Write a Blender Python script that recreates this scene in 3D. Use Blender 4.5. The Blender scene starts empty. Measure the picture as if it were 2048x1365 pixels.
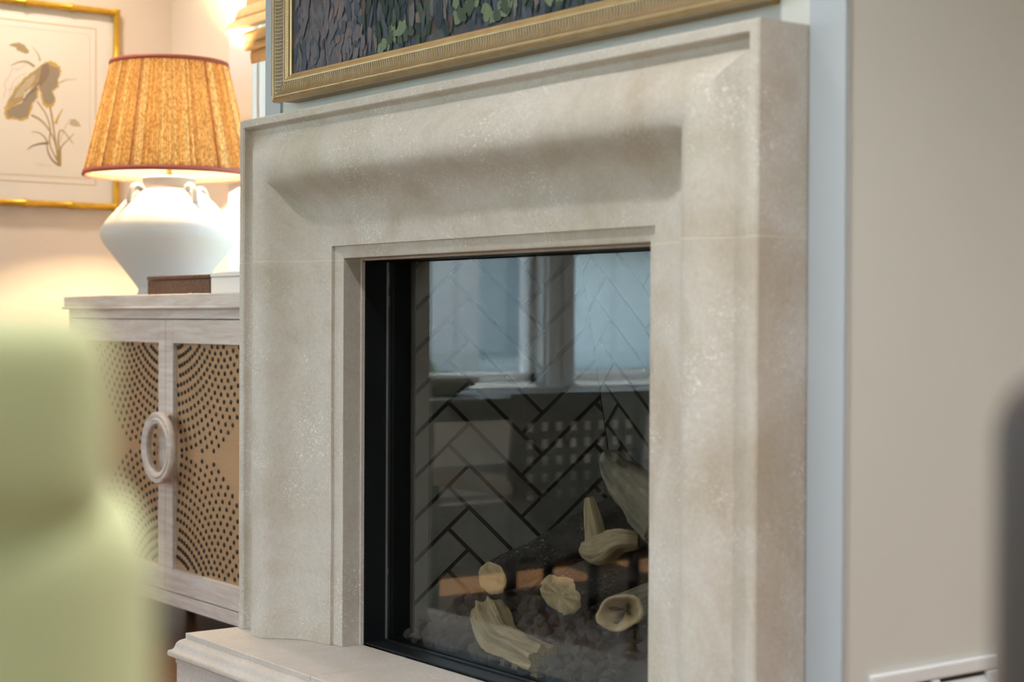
import bpy, bmesh, math, random
from mathutils import Vector, Matrix, noise
from math import sin, cos, pi, radians, sqrt, hypot, atan2
random.seed(7)
S = bpy.context.scene
COL = S.collection

# ------------------------------------------------------------------ camera
# fireplace coordinates: x along the fireplace front, y into the wall, z up; origin on the floor at the middle of the wall face
FPX, CX, CY = 3385.2, 1024.0, 682.5
CAM = Vector((2.483, -1.775, 0.92))
yaw, pitch, roll = radians(36.2565), radians(0.6676), radians(-0.2894)
_f = Vector((-cos(yaw)*cos(pitch), sin(yaw)*cos(pitch), -sin(pitch)))
_r = _f.cross(Vector((0, 0, 1))).normalized(); _d = _f.cross(_r)
_R = cos(roll)*_r + sin(roll)*_d; _D = -sin(roll)*_r + cos(roll)*_d
cam = bpy.data.cameras.new('camera'); cam_o = bpy.data.objects.new('camera', cam); COL.objects.link(cam_o)
cam.sensor_width = 36.0; cam.lens = FPX/2048*36; cam.clip_start = 0.05
m = Matrix.Identity(4)
for i in range(3):
    m[i][0] = _R[i]; m[i][1] = -_D[i]; m[i][2] = -_f[i]; m[i][3] = CAM[i]
cam_o.matrix_world = m
cam.dof.use_dof = True; cam.dof.focus_distance = 3.52; cam.dof.aperture_fstop = 3.5; cam.dof.aperture_blades = 9
S.camera = cam_o

# ------------------------------------------------------------------ world, exposure
W = bpy.data.worlds.new('world'); S.world = W; W.use_nodes = True
nt = W.node_tree; bg = nt.nodes['Background']
tc = nt.nodes.new('ShaderNodeTexCoord'); sx = nt.nodes.new('ShaderNodeSeparateXYZ'); rp = nt.nodes.new('ShaderNodeValToRGB')
nt.links.new(tc.outputs['Generated'], sx.inputs[0]); nt.links.new(sx.outputs[2], rp.inputs[0]); nt.links.new(rp.outputs[0], bg.inputs[0])
rp.color_ramp.elements[0].position = 0.0; rp.color_ramp.elements[0].color = (0.84, 0.93, 1.0, 1)
rp.color_ramp.elements[1].position = 0.7; rp.color_ramp.elements[1].color = (0.60, 0.79, 1.0, 1)
bg.inputs[1].default_value = 5.5
sun = bpy.data.lights.new('sun', 'SUN'); sun.energy = 26; sun.color = (1.0, 0.93, 0.82); sun.angle = radians(0.53)
sun_o = bpy.data.objects.new('sun', sun); COL.objects.link(sun_o)
sun_o.rotation_euler = Vector((cos(radians(69)), 0.10, -sin(radians(69)))).to_track_quat('-Z', 'Y').to_euler()   # high over the left windows
S.view_settings.view_transform = 'Standard'; S.view_settings.look = 'None'
S.view_settings.gamma = 1.0; S.view_settings.use_curve_mapping = False
S.view_settings.exposure = 0.18
S.cycles.max_bounces = 8; S.cycles.diffuse_bounces = 4; S.cycles.glossy_bounces = 4
S.cycles.transmission_bounces = 6; S.cycles.transparent_max_bounces = 12
S.cycles.sample_clamp_indirect = 6.0; S.cycles.caustics_reflective = False; S.cycles.caustics_refractive = False

# room shell extents
XL, XR, YB, YF, ZC = -2.86, 3.9, 0.70, -5.2, 2.72
def portal(loc, rot, sx_, sy_):
    l = bpy.data.lights.new('window_portal', 'AREA'); l.shape = 'RECTANGLE'; l.size = sx_; l.size_y = sy_
    o = bpy.data.objects.new('window_portal', l); COL.objects.link(o); o.location = loc; o.rotation_euler = rot
    l.cycles.is_portal = True
portal((0.3, YF-0.12, 1.25), (radians(90), 0, radians(180)), 5.6, 2.3)      # garden doors in the front wall
portal((XL-0.12, -2.9, 1.45), (radians(90), 0, radians(-90)), 3.4, 1.5)     # windows in the left wall

# ------------------------------------------------------------------ helpers
def at(ax, px, py, v):
    d = _R*((px-CX)/FPX) + _D*((py-CY)/FPX) + _f
    return CAM + d*((v-CAM[ax])/d[ax])
def proj(p):
    v = Vector(p)-CAM; z = v.dot(_f)
    return CX+FPX*v.dot(_R)/z, CY+FPX*v.dot(_D)/z
def wloc(o):
    v = Vector((0, 0, 0))
    while o: v += o.location; o = o.parent
    return v
def link(name, me, parent=None):
    o = bpy.data.objects.new(name, me); COL.objects.link(o)
    if parent: o.parent = parent
    return o
def tag(o, label=None, cat=None, group=None, kind=None):
    if label: o['label'] = label
    if cat: o['category'] = cat
    if group: o['group'] = group
    if kind: o['kind'] = kind
    return o
def thing(name, label, cat, loc=(0, 0, 0), rz=0.0, group=None):
    o = bpy.data.objects.new(name, None); COL.objects.link(o); o.location = loc; o.rotation_euler = (0, 0, rz)
    o.empty_display_size = 0.05
    return tag(o, label, cat, group)

class MB:
    """collects shapes and links them as one mesh object"""
    def __init__(s): s.v = []; s.f = []; s.c = None
    def add(s, vs, fs):
        n = len(s.v); s.v += [tuple(v) for v in vs]; s.f += [tuple(i+n for i in f) for f in fs]; return s
    def box(s, x0, x1, y0, y1, z0, z1):
        return s.add([(x0,y0,z0),(x1,y0,z0),(x1,y1,z0),(x0,y1,z0),(x0,y0,z1),(x1,y0,z1),(x1,y1,z1),(x0,y1,z1)],
                     [(0,3,2,1),(4,5,6,7),(0,1,5,4),(1,2,6,5),(2,3,7,6),(3,0,4,7)])
    def grid(s, rows, close_u=False, close_v=False, cap0=False, cap1=False):
        nu, nv = len(rows), len(rows[0]); vs = [p for r in rows for p in r]; fs = []
        for i in range(nu if close_u else nu-1):
            for j in range(nv if close_v else nv-1):
                a = i*nv+j; b = i*nv+(j+1) % nv; c = ((i+1) % nu)*nv+(j+1) % nv; d = ((i+1) % nu)*nv+j
                fs.append((a, b, c, d))
        if cap0: fs.append(tuple(range(nv))[::-1])
        if cap1: fs.append(tuple((nu-1)*nv+j for j in range(nv)))
        return s.add(vs, fs)
    def lathe(s, prof, c=(0, 0, 0), n=48, cap=False):
        rows = [[(c[0]+r*cos(2*pi*k/n), c[1]+r*sin(2*pi*k/n), c[2]+z) for k in range(n)] for r, z in prof]
        return s.grid(rows, close_v=True, cap0=cap, cap1=cap)
    def tube(s, pts, rad, n=10, cap=True, closed=False, disp=None):
        pts = [Vector(p) for p in pts]; N = len(pts); rows = []; prev = None
        for i, p in enumerate(pts):
            if closed: t = pts[(i+1) % N]-pts[i-1]
            else: t = pts[min(i+1, N-1)]-pts[max(i-1, 0)]
            t.normalize()
            if prev is None:
                u = t.cross(Vector((0, 0, 1)) if abs(t.z) < 0.9 else Vector((1, 0, 0))).normalized()
            else: u = (prev - t*prev.dot(t)).normalized()
            prev = u; w = t.cross(u); r = rad[i] if hasattr(rad, '__len__') else rad
            row = []
            for k in range(n):
                a = 2*pi*k/n; rr = r*(disp(i, k, p) if disp else 1.0)
                row.append(p+u*(rr*cos(a))+w*(rr*sin(a)))
            rows.append(row)
        return s.grid(rows, close_u=closed, close_v=True, cap0=cap and not closed, cap1=cap and not closed)
    def prism(s, poly, fn0, fn1):
        """poly of 2D points, fn0/fn1 map it to the back and the front"""
        n = len(poly); a = [fn0(*p) for p in poly]; b = [fn1(*p) for p in poly]
        return s.add(a+b, [tuple(range(n))[::-1], tuple(range(n, 2*n))]+[(i, (i+1) % n, n+(i+1) % n, n+i) for i in range(n)])
    def build(s, name, mat, parent=None, smooth=False, local=False, bevel=0.0, seg=2, kind=None, label=None, auto=None, wn=False):
        me = bpy.data.meshes.new(name)
        off = wloc(parent) if (parent and not local) else Vector((0, 0, 0))
        me.from_pydata([(v[0]-off.x, v[1]-off.y, v[2]-off.z) for v in s.v], [], s.f)
        bm = bmesh.new(); bm.from_mesh(me); bmesh.ops.recalc_face_normals(bm, faces=bm.faces)
        if auto is not None:
            for e in bm.edges:
                if len(e.link_faces) == 2 and e.calc_face_angle(0) > auto: e.smooth = False
            smooth = True
        for f in bm.faces: f.smooth = smooth
        bm.to_mesh(me); bm.free()
        me.materials.append(mat)
        o = link(name, me, parent)
        if bevel:
            md = o.modifiers.new('edge', 'BEVEL'); md.width = bevel; md.segments = seg; md.limit_method = 'ANGLE'; md.angle_limit = radians(40)
        if kind: o['kind'] = kind
        if label: o['label'] = label
        return o

# ------------------------------------------------------------------ materials
def mat(name, col, rough=0.6, metal=0.0, spec=0.5, **k):
    mt = bpy.data.materials.new(name); mt.use_nodes = True
    b = mt.node_tree.nodes['Principled BSDF']
    b.inputs['Base Color'].default_value = (*col, 1); b.inputs['Roughness'].default_value = rough
    b.inputs['Metallic'].default_value = metal; b.inputs['Specular IOR Level'].default_value = spec
    for n, v in k.items(): b.inputs[n.replace('_', ' ')].default_value = v
    return mt
class NG:
    def __init__(s, mt): s.t = mt.node_tree; s.b = s.t.nodes['Principled BSDF']; s.tc = s.n('ShaderNodeTexCoord')
    def n(s, typ, **k):
        o = s.t.nodes.new(typ)
        for a, v in k.items(): setattr(o, a, v)
        return o
    def l(s, a, b): s.t.links.new(a, b)
    def coord(s, scale=(1, 1, 1), rot=(0, 0, 0), out='Object'):
        mp = s.n('ShaderNodeMapping'); mp.inputs['Scale'].default_value = scale; mp.inputs['Rotation'].default_value = rot
        s.l(s.tc.outputs[out], mp.inputs[0]); return mp.outputs[0]
    def noise(s, vec, scale, detail=4, rough=0.55, dist=0.0):
        t = s.n('ShaderNodeTexNoise'); t.inputs['Scale'].default_value = scale; t.inputs['Detail'].default_value = detail
        t.inputs['Roughness'].default_value = rough; t.inputs['Distortion'].default_value = dist; s.l(vec, t.inputs['Vector']); return t.outputs[0]
    def ramp(s, fac, stops, interp='LINEAR'):
        r = s.n('ShaderNodeValToRGB'); e = r.color_ramp; e.interpolation = interp
        while len(e.elements) < len(stops): e.elements.new(0.5)
        for el, (p, c) in zip(e.elements, stops):
            el.position = p; el.color = (*c, 1) if hasattr(c, '__len__') else (c, c, c, 1)
        s.l(fac, r.inputs[0]); return r.outputs[0]
    def mix(s, fac, a, b, mode='MIX'):
        x = s.n('ShaderNodeMix', data_type='RGBA', blend_type=mode)
        if isinstance(fac, float): x.inputs[0].default_value = fac
        else: s.l(fac, x.inputs[0])
        for i, v in ((6, a), (7, b)):
            if hasattr(v, 'links') or hasattr(v, 'is_linked'): s.l(v, x.inputs[i])
            else: x.inputs[i].default_value = (*v, 1)
        return x.outputs[2]
    def bump(s, h, strength=0.3, dist=0.01):
        b = s.n('ShaderNodeBump'); b.inputs['Strength'].default_value = strength; b.inputs['Distance'].default_value = dist
        s.l(h, b.inputs['Height']); s.l(b.outputs[0], s.b.inputs['Normal'])
    def base(s, c): s.l(c, s.b.inputs['Base Color'])

def stone(name, a, b_, c, fleck=(0.86, 0.85, 0.83)):
    mt = mat(name, a, 0.62, spec=0.35); g = NG(mt); v = g.coord()
    big = g.ramp(g.noise(v, 3.2, 5, 0.6, 0.4), [(0.36, a), (0.52, b_), (0.66, c)])
    streak = g.ramp(g.noise(g.coord((14, 14, 2.2)), 1.6, 4, 0.6), [(0.42, 0.0), (0.75, 1.0)])
    base = g.mix(g.mix(0.55, (0, 0, 0), streak), big, b_)
    fine = g.noise(v, 150, 3, 0.6)
    base = g.mix(0.13, base, g.ramp(fine, [(0.3, (0.30, 0.27, 0.23)), (0.7, (0.9, 0.87, 0.83))]), 'OVERLAY')
    # small pale flecks, gathered in drifts
    fl = g.ramp(g.noise(g.coord((1, 1, 1)), 250, 2, 0.5, 1.6), [(0.605, 0.0), (0.645, 1.0)])
    drift = g.ramp(g.noise(v, 6, 4, 0.65), [(0.47, 0.03), (0.66, 1.0)])
    mul = g.n('ShaderNodeMath', operation='MULTIPLY'); g.l(fl, mul.inputs[0]); g.l(drift, mul.inputs[1])
    base = g.mix(mul.outputs[0], base, fleck); g.base(base)
    add = g.n('ShaderNodeMath', operation='ADD'); g.l(fine, add.inputs[0]); g.l(mul.outputs[0], add.inputs[1])
    g.bump(add.outputs[0], 0.22, 0.002)
    return mt
STONE = stone('limestone', (0.420, 0.362, 0.295), (0.525, 0.490, 0.452), (0.430, 0.392, 0.325))
STONE_H = stone('hearth_limestone', (0.475, 0.42, 0.37), (0.52, 0.48, 0.45), (0.46, 0.41, 0.35))
MORTAR = mat('mortar', (0.60, 0.55, 0.46), 0.9)
def plaster(name, col, rough=0.75):
    mt = mat(name, col, rough, spec=0.3); g = NG(mt); v = g.coord()
    g.base(g.mix(0.06, col, g.ramp(g.noise(v, 2.5, 3), [(0.3, (0.4, 0.4, 0.4)), (0.7, (0.9, 0.9, 0.9))]), 'OVERLAY'))
    g.bump(g.noise(v, 220, 2), 0.05, 0.001); return mt
WALL = plaster('greige_paint', (0.635, 0.640, 0.615))
WALL_L = plaster('cream_paint', (0.78, 0.685, 0.605))
CEIL = plaster('ceiling_white', (0.84, 0.83, 0.81))
TRIM = mat('white_trim', (0.75, 0.79, 0.83), 0.45)
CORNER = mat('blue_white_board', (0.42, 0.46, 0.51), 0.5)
BLACK = mat('black_metal', (0.012, 0.014, 0.016), 0.42, 0.6); g = NG(BLACK); g.bump(g.noise(g.coord(), 400, 2), 0.12, 0.001)
CLIP = mat('worn_metal', (0.30, 0.32, 0.32), 0.4, 0.8)
DARK = mat('firebox_steel', (0.020, 0.019, 0.018), 0.7)
JOINT = mat('black_joint', (0.012, 0.012, 0.011), 0.95)
BRICK = mat('grey_firebrick', (0.20, 0.19, 0.175), 0.85, spec=0.25); g = NG(BRICK)
oi = g.n('ShaderNodeObjectInfo')
br = g.ramp(oi.outputs['Random'], [(0.0, (0.098, 0.093, 0.085)), (1.0, (0.118, 0.113, 0.104))])
g.base(g.mix(0.3, br, g.ramp(g.noise(g.coord(), 30, 4), [(0.3, (0.35, 0.35, 0.35)), (0.7, (0.65, 0.65, 0.65))]), 'OVERLAY')); g.bump(g.noise(g.coord(), 160, 4), 0.2, 0.002)
def glass(name, tint=(1, 1, 1), ior=1.5):
    mt = bpy.data.materials.new(name); mt.use_nodes = True; t = mt.node_tree; t.nodes.clear()
    o = t.nodes.new('ShaderNodeOutputMaterial'); mx = t.nodes.new('ShaderNodeMixShader'); tr = t.nodes.new('ShaderNodeBsdfTransparent')
    gl = t.nodes.new('ShaderNodeBsdfGlossy'); fr = t.nodes.new('ShaderNodeFresnel'); ge = t.nodes.new('ShaderNodeNewGeometry')
    # same reflectance from either side of the thin pane (the fresnel node inverts the index on back faces)
    ex = t.nodes.new('ShaderNodeMath'); ex.operation = 'MULTIPLY_ADD'; ex.inputs[1].default_value = -2; ex.inputs[2].default_value = 1
    pw = t.nodes.new('ShaderNodeMath'); pw.operation = 'POWER'; pw.inputs[0].default_value = ior
    t.links.new(ge.outputs['Backfacing'], ex.inputs[0]); t.links.new(ex.outputs[0], pw.inputs[1]); t.links.new(pw.outputs[0], fr.inputs['IOR'])
    gl.inputs['Roughness'].default_value = 0.0; tr.inputs[0].default_value = (*tint, 1)
    t.links.new(fr.outputs[0], mx.inputs[0]); t.links.new(tr.outputs[0], mx.inputs[1]); t.links.new(gl.outputs[0], mx.inputs[2]); t.links.new(mx.outputs[0], o.inputs[0])
    return mt
GLASS = glass('fireplace_glass', (0.90, 0.92, 0.91), 1.62)
PANE = glass('window_glass', (0.97, 0.99, 0.98))
def wood(name, a, b_, scale=(1.5, 18, 18), rough=0.5, mixf=1.0, gloss=0.5):
    mt = mat(name, a, rough, spec=gloss); g = NG(mt); v = g.coord(scale)
    n1 = g.noise(v, 3.0, 6, 0.65, 0.6); g.base(g.ramp(n1, [(0.32, a), (0.68, b_)])); g.bump(n1, 0.12, 0.002); return mt
CERUSE = wood('whitewashed_wood', (0.50, 0.42, 0.38), (0.68, 0.645, 0.63), (2.0, 22, 22), 0.6)
FLOORM = mat('oak_floor', (0.30, 0.17, 0.08), 0.28, spec=0.5); g = NG(FLOORM)
bt = g.n('ShaderNodeTexBrick'); g.l(g.coord((1, 1, 1)), bt.inputs['Vector']); bt.inputs['Scale'].default_value = 1.0
bt.inputs['Brick Width'].default_value = 1.6; bt.inputs['Row Height'].default_value = 0.12; bt.inputs['Mortar Size'].default_value = 0.0015
bt.inputs['Color1'].default_value = (0.27, 0.135, 0.055, 1); bt.inputs['Color2'].default_value = (0.20, 0.095, 0.04, 1); bt.inputs['Mortar'].default_value = (0.05, 0.03, 0.015, 1)
g.base(g.mix(0.5, bt.outputs[0], g.ramp(g.noise(g.coord((2, 30, 2)), 2, 5), [(0.3, (0.3, 0.3, 0.3)), (0.7, (0.7, 0.7, 0.7))]), 'OVERLAY'))
RAFFIA = mat('tan_raffia', (0.40, 0.25, 0.135), 0.85); g = NG(RAFFIA)
g.base(g.mix(g.noise(g.coord((6, 6, 260)), 1.6, 4), (0.34, 0.205, 0.105), (0.50, 0.325, 0.19))); g.bump(g.noise(g.coord((6, 6, 300)), 1.6, 3), 0.4, 0.003)
NAIL = mat('black_nailhead', (0.012, 0.013, 0.010), 0.5, 0.4)
GOLD = mat('antique_gold', (0.62, 0.41, 0.16), 0.36, 0.85); g = NG(GOLD)
g.base(g.mix(g.noise(g.coord(), 25, 4), (0.46, 0.33, 0.165), (0.70, 0.55, 0.33)))
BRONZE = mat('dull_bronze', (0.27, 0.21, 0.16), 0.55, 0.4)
GOLD_DK = mat('brown_gold_side', (0.36, 0.20, 0.055), 0.45, 0.5)
BAMBOO = mat('gilt_bamboo', (0.62, 0.36, 0.03), 0.35, 0.55); g = NG(BAMBOO); g.base(g.mix(g.noise(g.coord(), 30, 4), (0.42, 0.22, 0.015), (0.78, 0.50, 0.06)))
PAPER = mat('print_paper', (0.82, 0.775, 0.71), 0.8)
MATB = mat('mat_board', (0.83, 0.79, 0.745), 0.85)
CERAMIC = mat('white_ceramic', (0.66, 0.65, 0.64), 0.62, spec=0.35); g = NG(CERAMIC); g.bump(g.noise(g.coord((1, 1, 4)), 25, 3), 0.08, 0.003)
BAND = mat('rust_band', (0.36, 0.085, 0.06), 0.7)
BRASS = mat('brass', (0.65, 0.43, 0.13), 0.3, 0.9)
LEATHER = mat('brown_croc_leather', (0.10, 0.035, 0.018), 0.38, spec=0.5); g = NG(LEATHER)
vo = g.n('ShaderNodeTexVoronoi'); vo.inputs['Scale'].default_value = 130; g.l(g.coord(), vo.inputs['Vector']); g.bump(vo.outputs['Distance'], 0.5, 0.003)
g.base(g.ramp(vo.outputs['Distance'], [(0.0, (0.15, 0.055, 0.028)), (0.6, (0.055, 0.02, 0.012))]))
WHITEBOX = mat('white_lacquer', (0.80, 0.80, 0.79), 0.4)
GREEN = mat('lime_upholstery', (0.68, 0.71, 0.40), 0.9, spec=0.2, Sheen_Weight=0.35); g = NG(GREEN); g.bump(g.noise(g.coord(), 500, 2), 0.2, 0.001)
DKLEATHER = mat('dark_brown_leather', (0.060, 0.043, 0.042), 0.45)
DKWOOD = wood('dark_walnut', (0.030, 0.018, 0.010), (0.060, 0.036, 0.020), (3, 20, 20), 0.4)
WOODLEG = wood('walnut_leg', (0.10, 0.055, 0.03), (0.16, 0.09, 0.05), (14, 14, 2), 0.45)
CHAR = mat('charred_bark', (0.012, 0.011, 0.011), 0.75); g = NG(CHAR)
ash = g.ramp(g.noise(g.coord((1, 1, 1)), 210, 3, 0.6, 0.8), [(0.57, 0.0), (0.63, 1.0)])
ashd = g.ramp(g.noise(g.coord(), 16, 3), [(0.42, 0.0), (0.62, 0.8)])
mm = g.n('ShaderNodeMath', operation='MULTIPLY'); g.l(ash, mm.inputs[0]); g.l(ashd, mm.inputs[1])
g.base(g.mix(mm.outputs[0], g.ramp(g.noise(g.coord(), 40, 4), [(0.35, (0.008, 0.008, 0.008)), (0.7, (0.045, 0.038, 0.034))]), (0.34, 0.31, 0.29))); ga = g.n('ShaderNodeAttribute', attribute_name='grain'); g.bump(g.noise(ga.outputs['Vector'], 6.5, 6, 0.7, 0.4), 1.0, 0.010)
TANWOOD = mat('tan_cut_wood', (0.42, 0.30, 0.17), 0.85); g = NG(TANWOOD)
g.base(g.ramp(g.noise(g.coord(), 24, 6, 0.7, 1.0), [(0.30, (0.26, 0.17, 0.085)), (0.5, (0.43, 0.31, 0.175)), (0.72, (0.52, 0.40, 0.25))])); g.bump(g.noise(g.coord(), 90, 5), 0.6, 0.004)
DRIFT = mat('pale_driftwood', (0.42, 0.34, 0.22), 0.85); g = NG(DRIFT)
ga = g.n('ShaderNodeAttribute', attribute_name='grain'); gn = g.noise(ga.outputs['Vector'], 4.5, 5, 0.65, 0.3)
g.base(g.ramp(gn, [(0.30, (0.11, 0.075, 0.040)), (0.46, (0.29, 0.21, 0.120)), (0.72, (0.40, 0.31, 0.19))])); g.bump(gn, 0.8, 0.006)
GREYDRIFT = mat('grey_tan_wood', (0.30, 0.25, 0.18), 0.85); g = NG(GREYDRIFT)
ga = g.n('ShaderNodeAttribute', attribute_name='grain'); gn = g.noise(ga.outputs['Vector'], 5.5, 5, 0.65, 0.3)
g.base(g.ramp(gn, [(0.30, (0.065, 0.052, 0.036)), (0.5, (0.150, 0.122, 0.085)), (0.75, (0.23, 0.195, 0.145))])); g.bump(gn, 0.8, 0.006)
LAVA = mat('lava_rock', (0.055, 0.050, 0.055), 0.9); g = NG(LAVA); oi = g.n('ShaderNodeObjectInfo')
g.base(g.mix(0.4, g.ramp(oi.outputs['Random'], [(0, (0.020, 0.0195, 0.0225)), (0.6, (0.036, 0.035, 0.038)), (1, (0.055, 0.048, 0.046))]), g.ramp(g.noise(g.coord(), 90, 4), [(0.3, (0.2, 0.2, 0.2)), (0.7, (0.8, 0.8, 0.8))]), 'OVERLAY')); g.bump(g.noise(g.coord(), 150, 5), 0.7, 0.004)
def emit(name, col, st):
    mt = bpy.data.materials.new(name); mt.use_nodes = True; b = mt.node_tree.nodes['Principled BSDF']
    b.inputs['Base Color'].default_value = (*col, 1); b.inputs['Emission Color'].default_value = (*col, 1); b.inputs['Emission Strength'].default_value = st
    return mt
GRASS = mat('lawn', (0.10, 0.13, 0.07), 0.95)
PATIO = mat('pale_paving', (0.42, 0.43, 0.44), 0.8); 
LEAF = mat('shrub_leaf', (0.05, 0.085, 0.04), 0.8); g = NG(LEAF); g.base(g.mix(g.noise(g.coord(), 9, 4), (0.025, 0.045, 0.02), (0.11, 0.16, 0.08)))

# ------------------------------------------------------------------ room shell
def struct(mb, name, m_, **k):
    o = mb.build(name, m_, **k); o['kind'] = 'structure'; return o
struct(MB().box(XL-0.2, XR+0.2, YF-0.2, YB+0.2, -0.1, 0.0), 'floor', FLOORM)
struct(MB().box(XL-0.2, XR+0.2, YF-0.2, YB+0.2, ZC, ZC+0.12), 'ceiling', CEIL)
T = 0.16
def wall_x(mb, x0, x1, ya, yb, holes):
    """wall across x0..x1 running along y with rectangular holes (y0,y1,z0,z1)"""
    hs = sorted(holes); y = ya
    for (h0, h1, z0, z1) in hs:
        mb.box(x0, x1, y, h0, 0, ZC); mb.box(x0, x1, h0, h1, 0, z0); mb.box(x0, x1, h0, h1, z1, ZC); y = h1
    mb.box(x0, x1, y, yb, 0, ZC); return mb
def wall_y(mb, y0, y1, xa, xb, holes):
    hs = sorted(holes); x = xa
    for (h0, h1, z0, z1) in hs:
        mb.box(x, h0, y0, y1, 0, ZC); mb.box(h0, h1, y0, y1, 0, z0); mb.box(h0, h1, y0, y1, z1, ZC); x = h1
    mb.box(x, xb, y0, y1, 0, ZC); return mb
LW = [(-4.20, -3.30, 0.665, 2.15), (-3.20, -2.285, 0.665, 2.15), (-2.165, -1.22, 0.665, 2.15)]
struct(wall_x(MB(), XL-T, XL, YF, YB+T, LW), 'wall_left', WALL_L)
BW = (-2.235, -1.30, 0.75, 2.15)
struct(wall_y(MB(), YB, YB+T, XL-T, XR+T, [BW]), 'wall_back', WALL_L)
FW = [(-2.3, -0.75, 0.05, 2.35), (-0.45, 1.10, 0.05, 2.35), (1.40, 2.95, 0.05, 2.35)]
struct(wall_y(MB(), YF-T, YF, XL-T, XR+T, FW), 'wall_front', WALL)
struct(MB().box(XR, XR+T, YF, YB+T, 0, ZC), 'wall_right', WALL)
# chimney breast with the firebox opening left free
BX = 0.849
struct(MB().box(-BX, -0.505, 0, YB, 0, ZC).box(0.505, BX, 0, YB, 0, ZC).box(-0.505, 0.505, 0, YB, 1.10, ZC).box(-0.505, 0.505, 0, YB, 0, 0.245), 'wall_chimney', WALL)
# white corner boards on the front face of the breast
for k, (a, b) in enumerate(((-BX-0.004, -0.784), (0.784, BX+0.004))):
    struct(MB().box(a, b, -0.006, 0.003, 0.0, ZC), 'trim_%d' % (k+1), CORNER)
for nm, bx in (('left', (XL, XL+0.018, YF, YB)), ('back', (XL, -BX, YB-0.018, YB)), ('right', (XR-0.018, XR, YF, YB)), ('chimney', (BX, BX+0.018, 0, YB)), ('front', (XL, XR, YF, YF+0.018))):
    if nm == 'front':
        b = MB()
        for xa, xb in ((XL, -2.3), (-0.75, -0.45), (1.10, 1.40), (2.95, XR)): b.box(xa, xb, YF, YF+0.018, 0, 0.15)
        struct(b, 'baseboard_front', TRIM)
    else: struct(MB().box(*bx, 0.0, 0.17), 'baseboard_'+nm, TRIM, bevel=0.004)

def window_in(n, axis, pos, depth, h0, h1, z0, z1, inward, nv=0, nh=0, casing=0.10, sill=True, stile=0.05):
    """axis 'x': wall along y at x=pos; axis 'y': wall along x at y=pos; inward = +1/-1 direction into the room"""
    def B(mb, a0, a1, d0, d1, za, zb):
        lo, hi = sorted((pos+inward*d0, pos+inward*d1))
        return mb.box(lo, hi, a0, a1, za, zb) if axis == 'x' else mb.box(a0, a1, lo, hi, za, zb)
    c = MB()
    B(c, h0-casing, h0+0.006, 0, 0.022, z0-0.02, z1+casing); B(c, h1-0.006, h1+casing, 0, 0.022, z0-0.02, z1+casing); B(c, h0+0.006, h1-0.006, 0, 0.022, z1-0.006, z1+casing)
    root = struct(c, 'window_%d' % n, TRIM, bevel=0.004)
    if sill: B(MB(), h0-casing-0.02, h1+casing+0.02, -depth*0.4, 0.05, z0-0.035, z0+0.002).build('sill', TRIM, root, bevel=0.004)
    j = MB(); B(j, h0-0.001, h0+0.016, -depth, 0.0, z0, z1); B(j, h1-0.016, h1+0.001, -depth, 0.0, z0, z1); B(j, h0, h1, -depth, 0.0, z1-0.016, z1+0.001); B(j, h0, h1, -depth, 0, z0-0.001, z0+0.012)
    j.build('jamb', TRIM, root)
    s = MB(); a0, a1, q0, q1 = h0+0.016, h1-0.016, z0+0.012, z1-0.016
    B(s, a0, a0+stile, -0.10, -0.055, q0, q1); B(s, a1-stile, a1, -0.10, -0.055, q0, q1); B(s, a0, a1, -0.10, -0.055, q0, q0+stile*1.3); B(s, a0, a1, -0.10, -0.055, q1-stile, q1)
    s.build('sash', TRIM, root, bevel=0.003)
    for k in range(nv):
        y = a0+(a1-a0)*(k+1)/(nv+1); B(MB(), y-0.011, y+0.011, -0.095, -0.06, q0+stile, q1-stile).build('muntin', TRIM, root)
    for k in range(nh):
        z = q0+(q1-q0)*(k+1)/(nh+1); B(MB(), a0+stile, a1-stile, -0.093, -0.062, z-0.011, z+0.011).build('muntin', TRIM, root)
    B(MB(), a0+stile*0.8, a1-stile*0.8, -0.080, -0.076, q0+stile, q1-stile*0.8).build('pane', PANE, root)
    return root
window_in(1, 'y', YB, T, *BW, -1, nv=1, nh=1, casing=0.155)
for k, h in enumerate(LW): window_in(2+k, 'x', XL, T, *h, 1, casing=0.055, stile=0.03)
for k, h in enumerate(FW): window_in(5+k, 'y', YF, T, *h, 1, nv=1, nh=0, casing=0.10, sill=False, stile=0.07)

# outside, as seen through the windows and in the fireplace glass
struct(MB().box(-40, 40, -40, 40, -0.32, -0.14), 'ground', GRASS)
struct(MB().box(-9.0, XL-T, -12, 3, -0.14, -0.06), 'patio', PATIO)
gw = struct(MB().box(-9.7, -9.2, -16, 3, -0.14, 3.3), 'added_garden_wall', plaster('garden_render', (0.72, 0.84, 0.89)), bevel=0.03)  # tall wall added to hide the sky and dim the reflected windows
for z_ in (0.35, 1.55): MB().box(-9.2, -9.02, -16, 3, z_, z_+0.16).build('ledge', PATIO, gw)
MB().box(-9.85, -9.0, -16, 3, 3.3, 3.42).build('coping', PATIO, gw, bevel=0.02)
for y_ in (-13, -9.6, -6.2, -2.8): MB().box(-9.2, -9.05, y_, y_+0.5, -0.14, 3.3).build('pier', PATIO, gw)
MB().box(-9.2, -9.12, -7.0, -4.6, 0.62, 2.9).build('added_slate_panel', mat('slate_blue', (0.26, 0.33, 0.37), 0.7), gw)  # dark panel added to dim the view reflected in one pane
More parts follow.
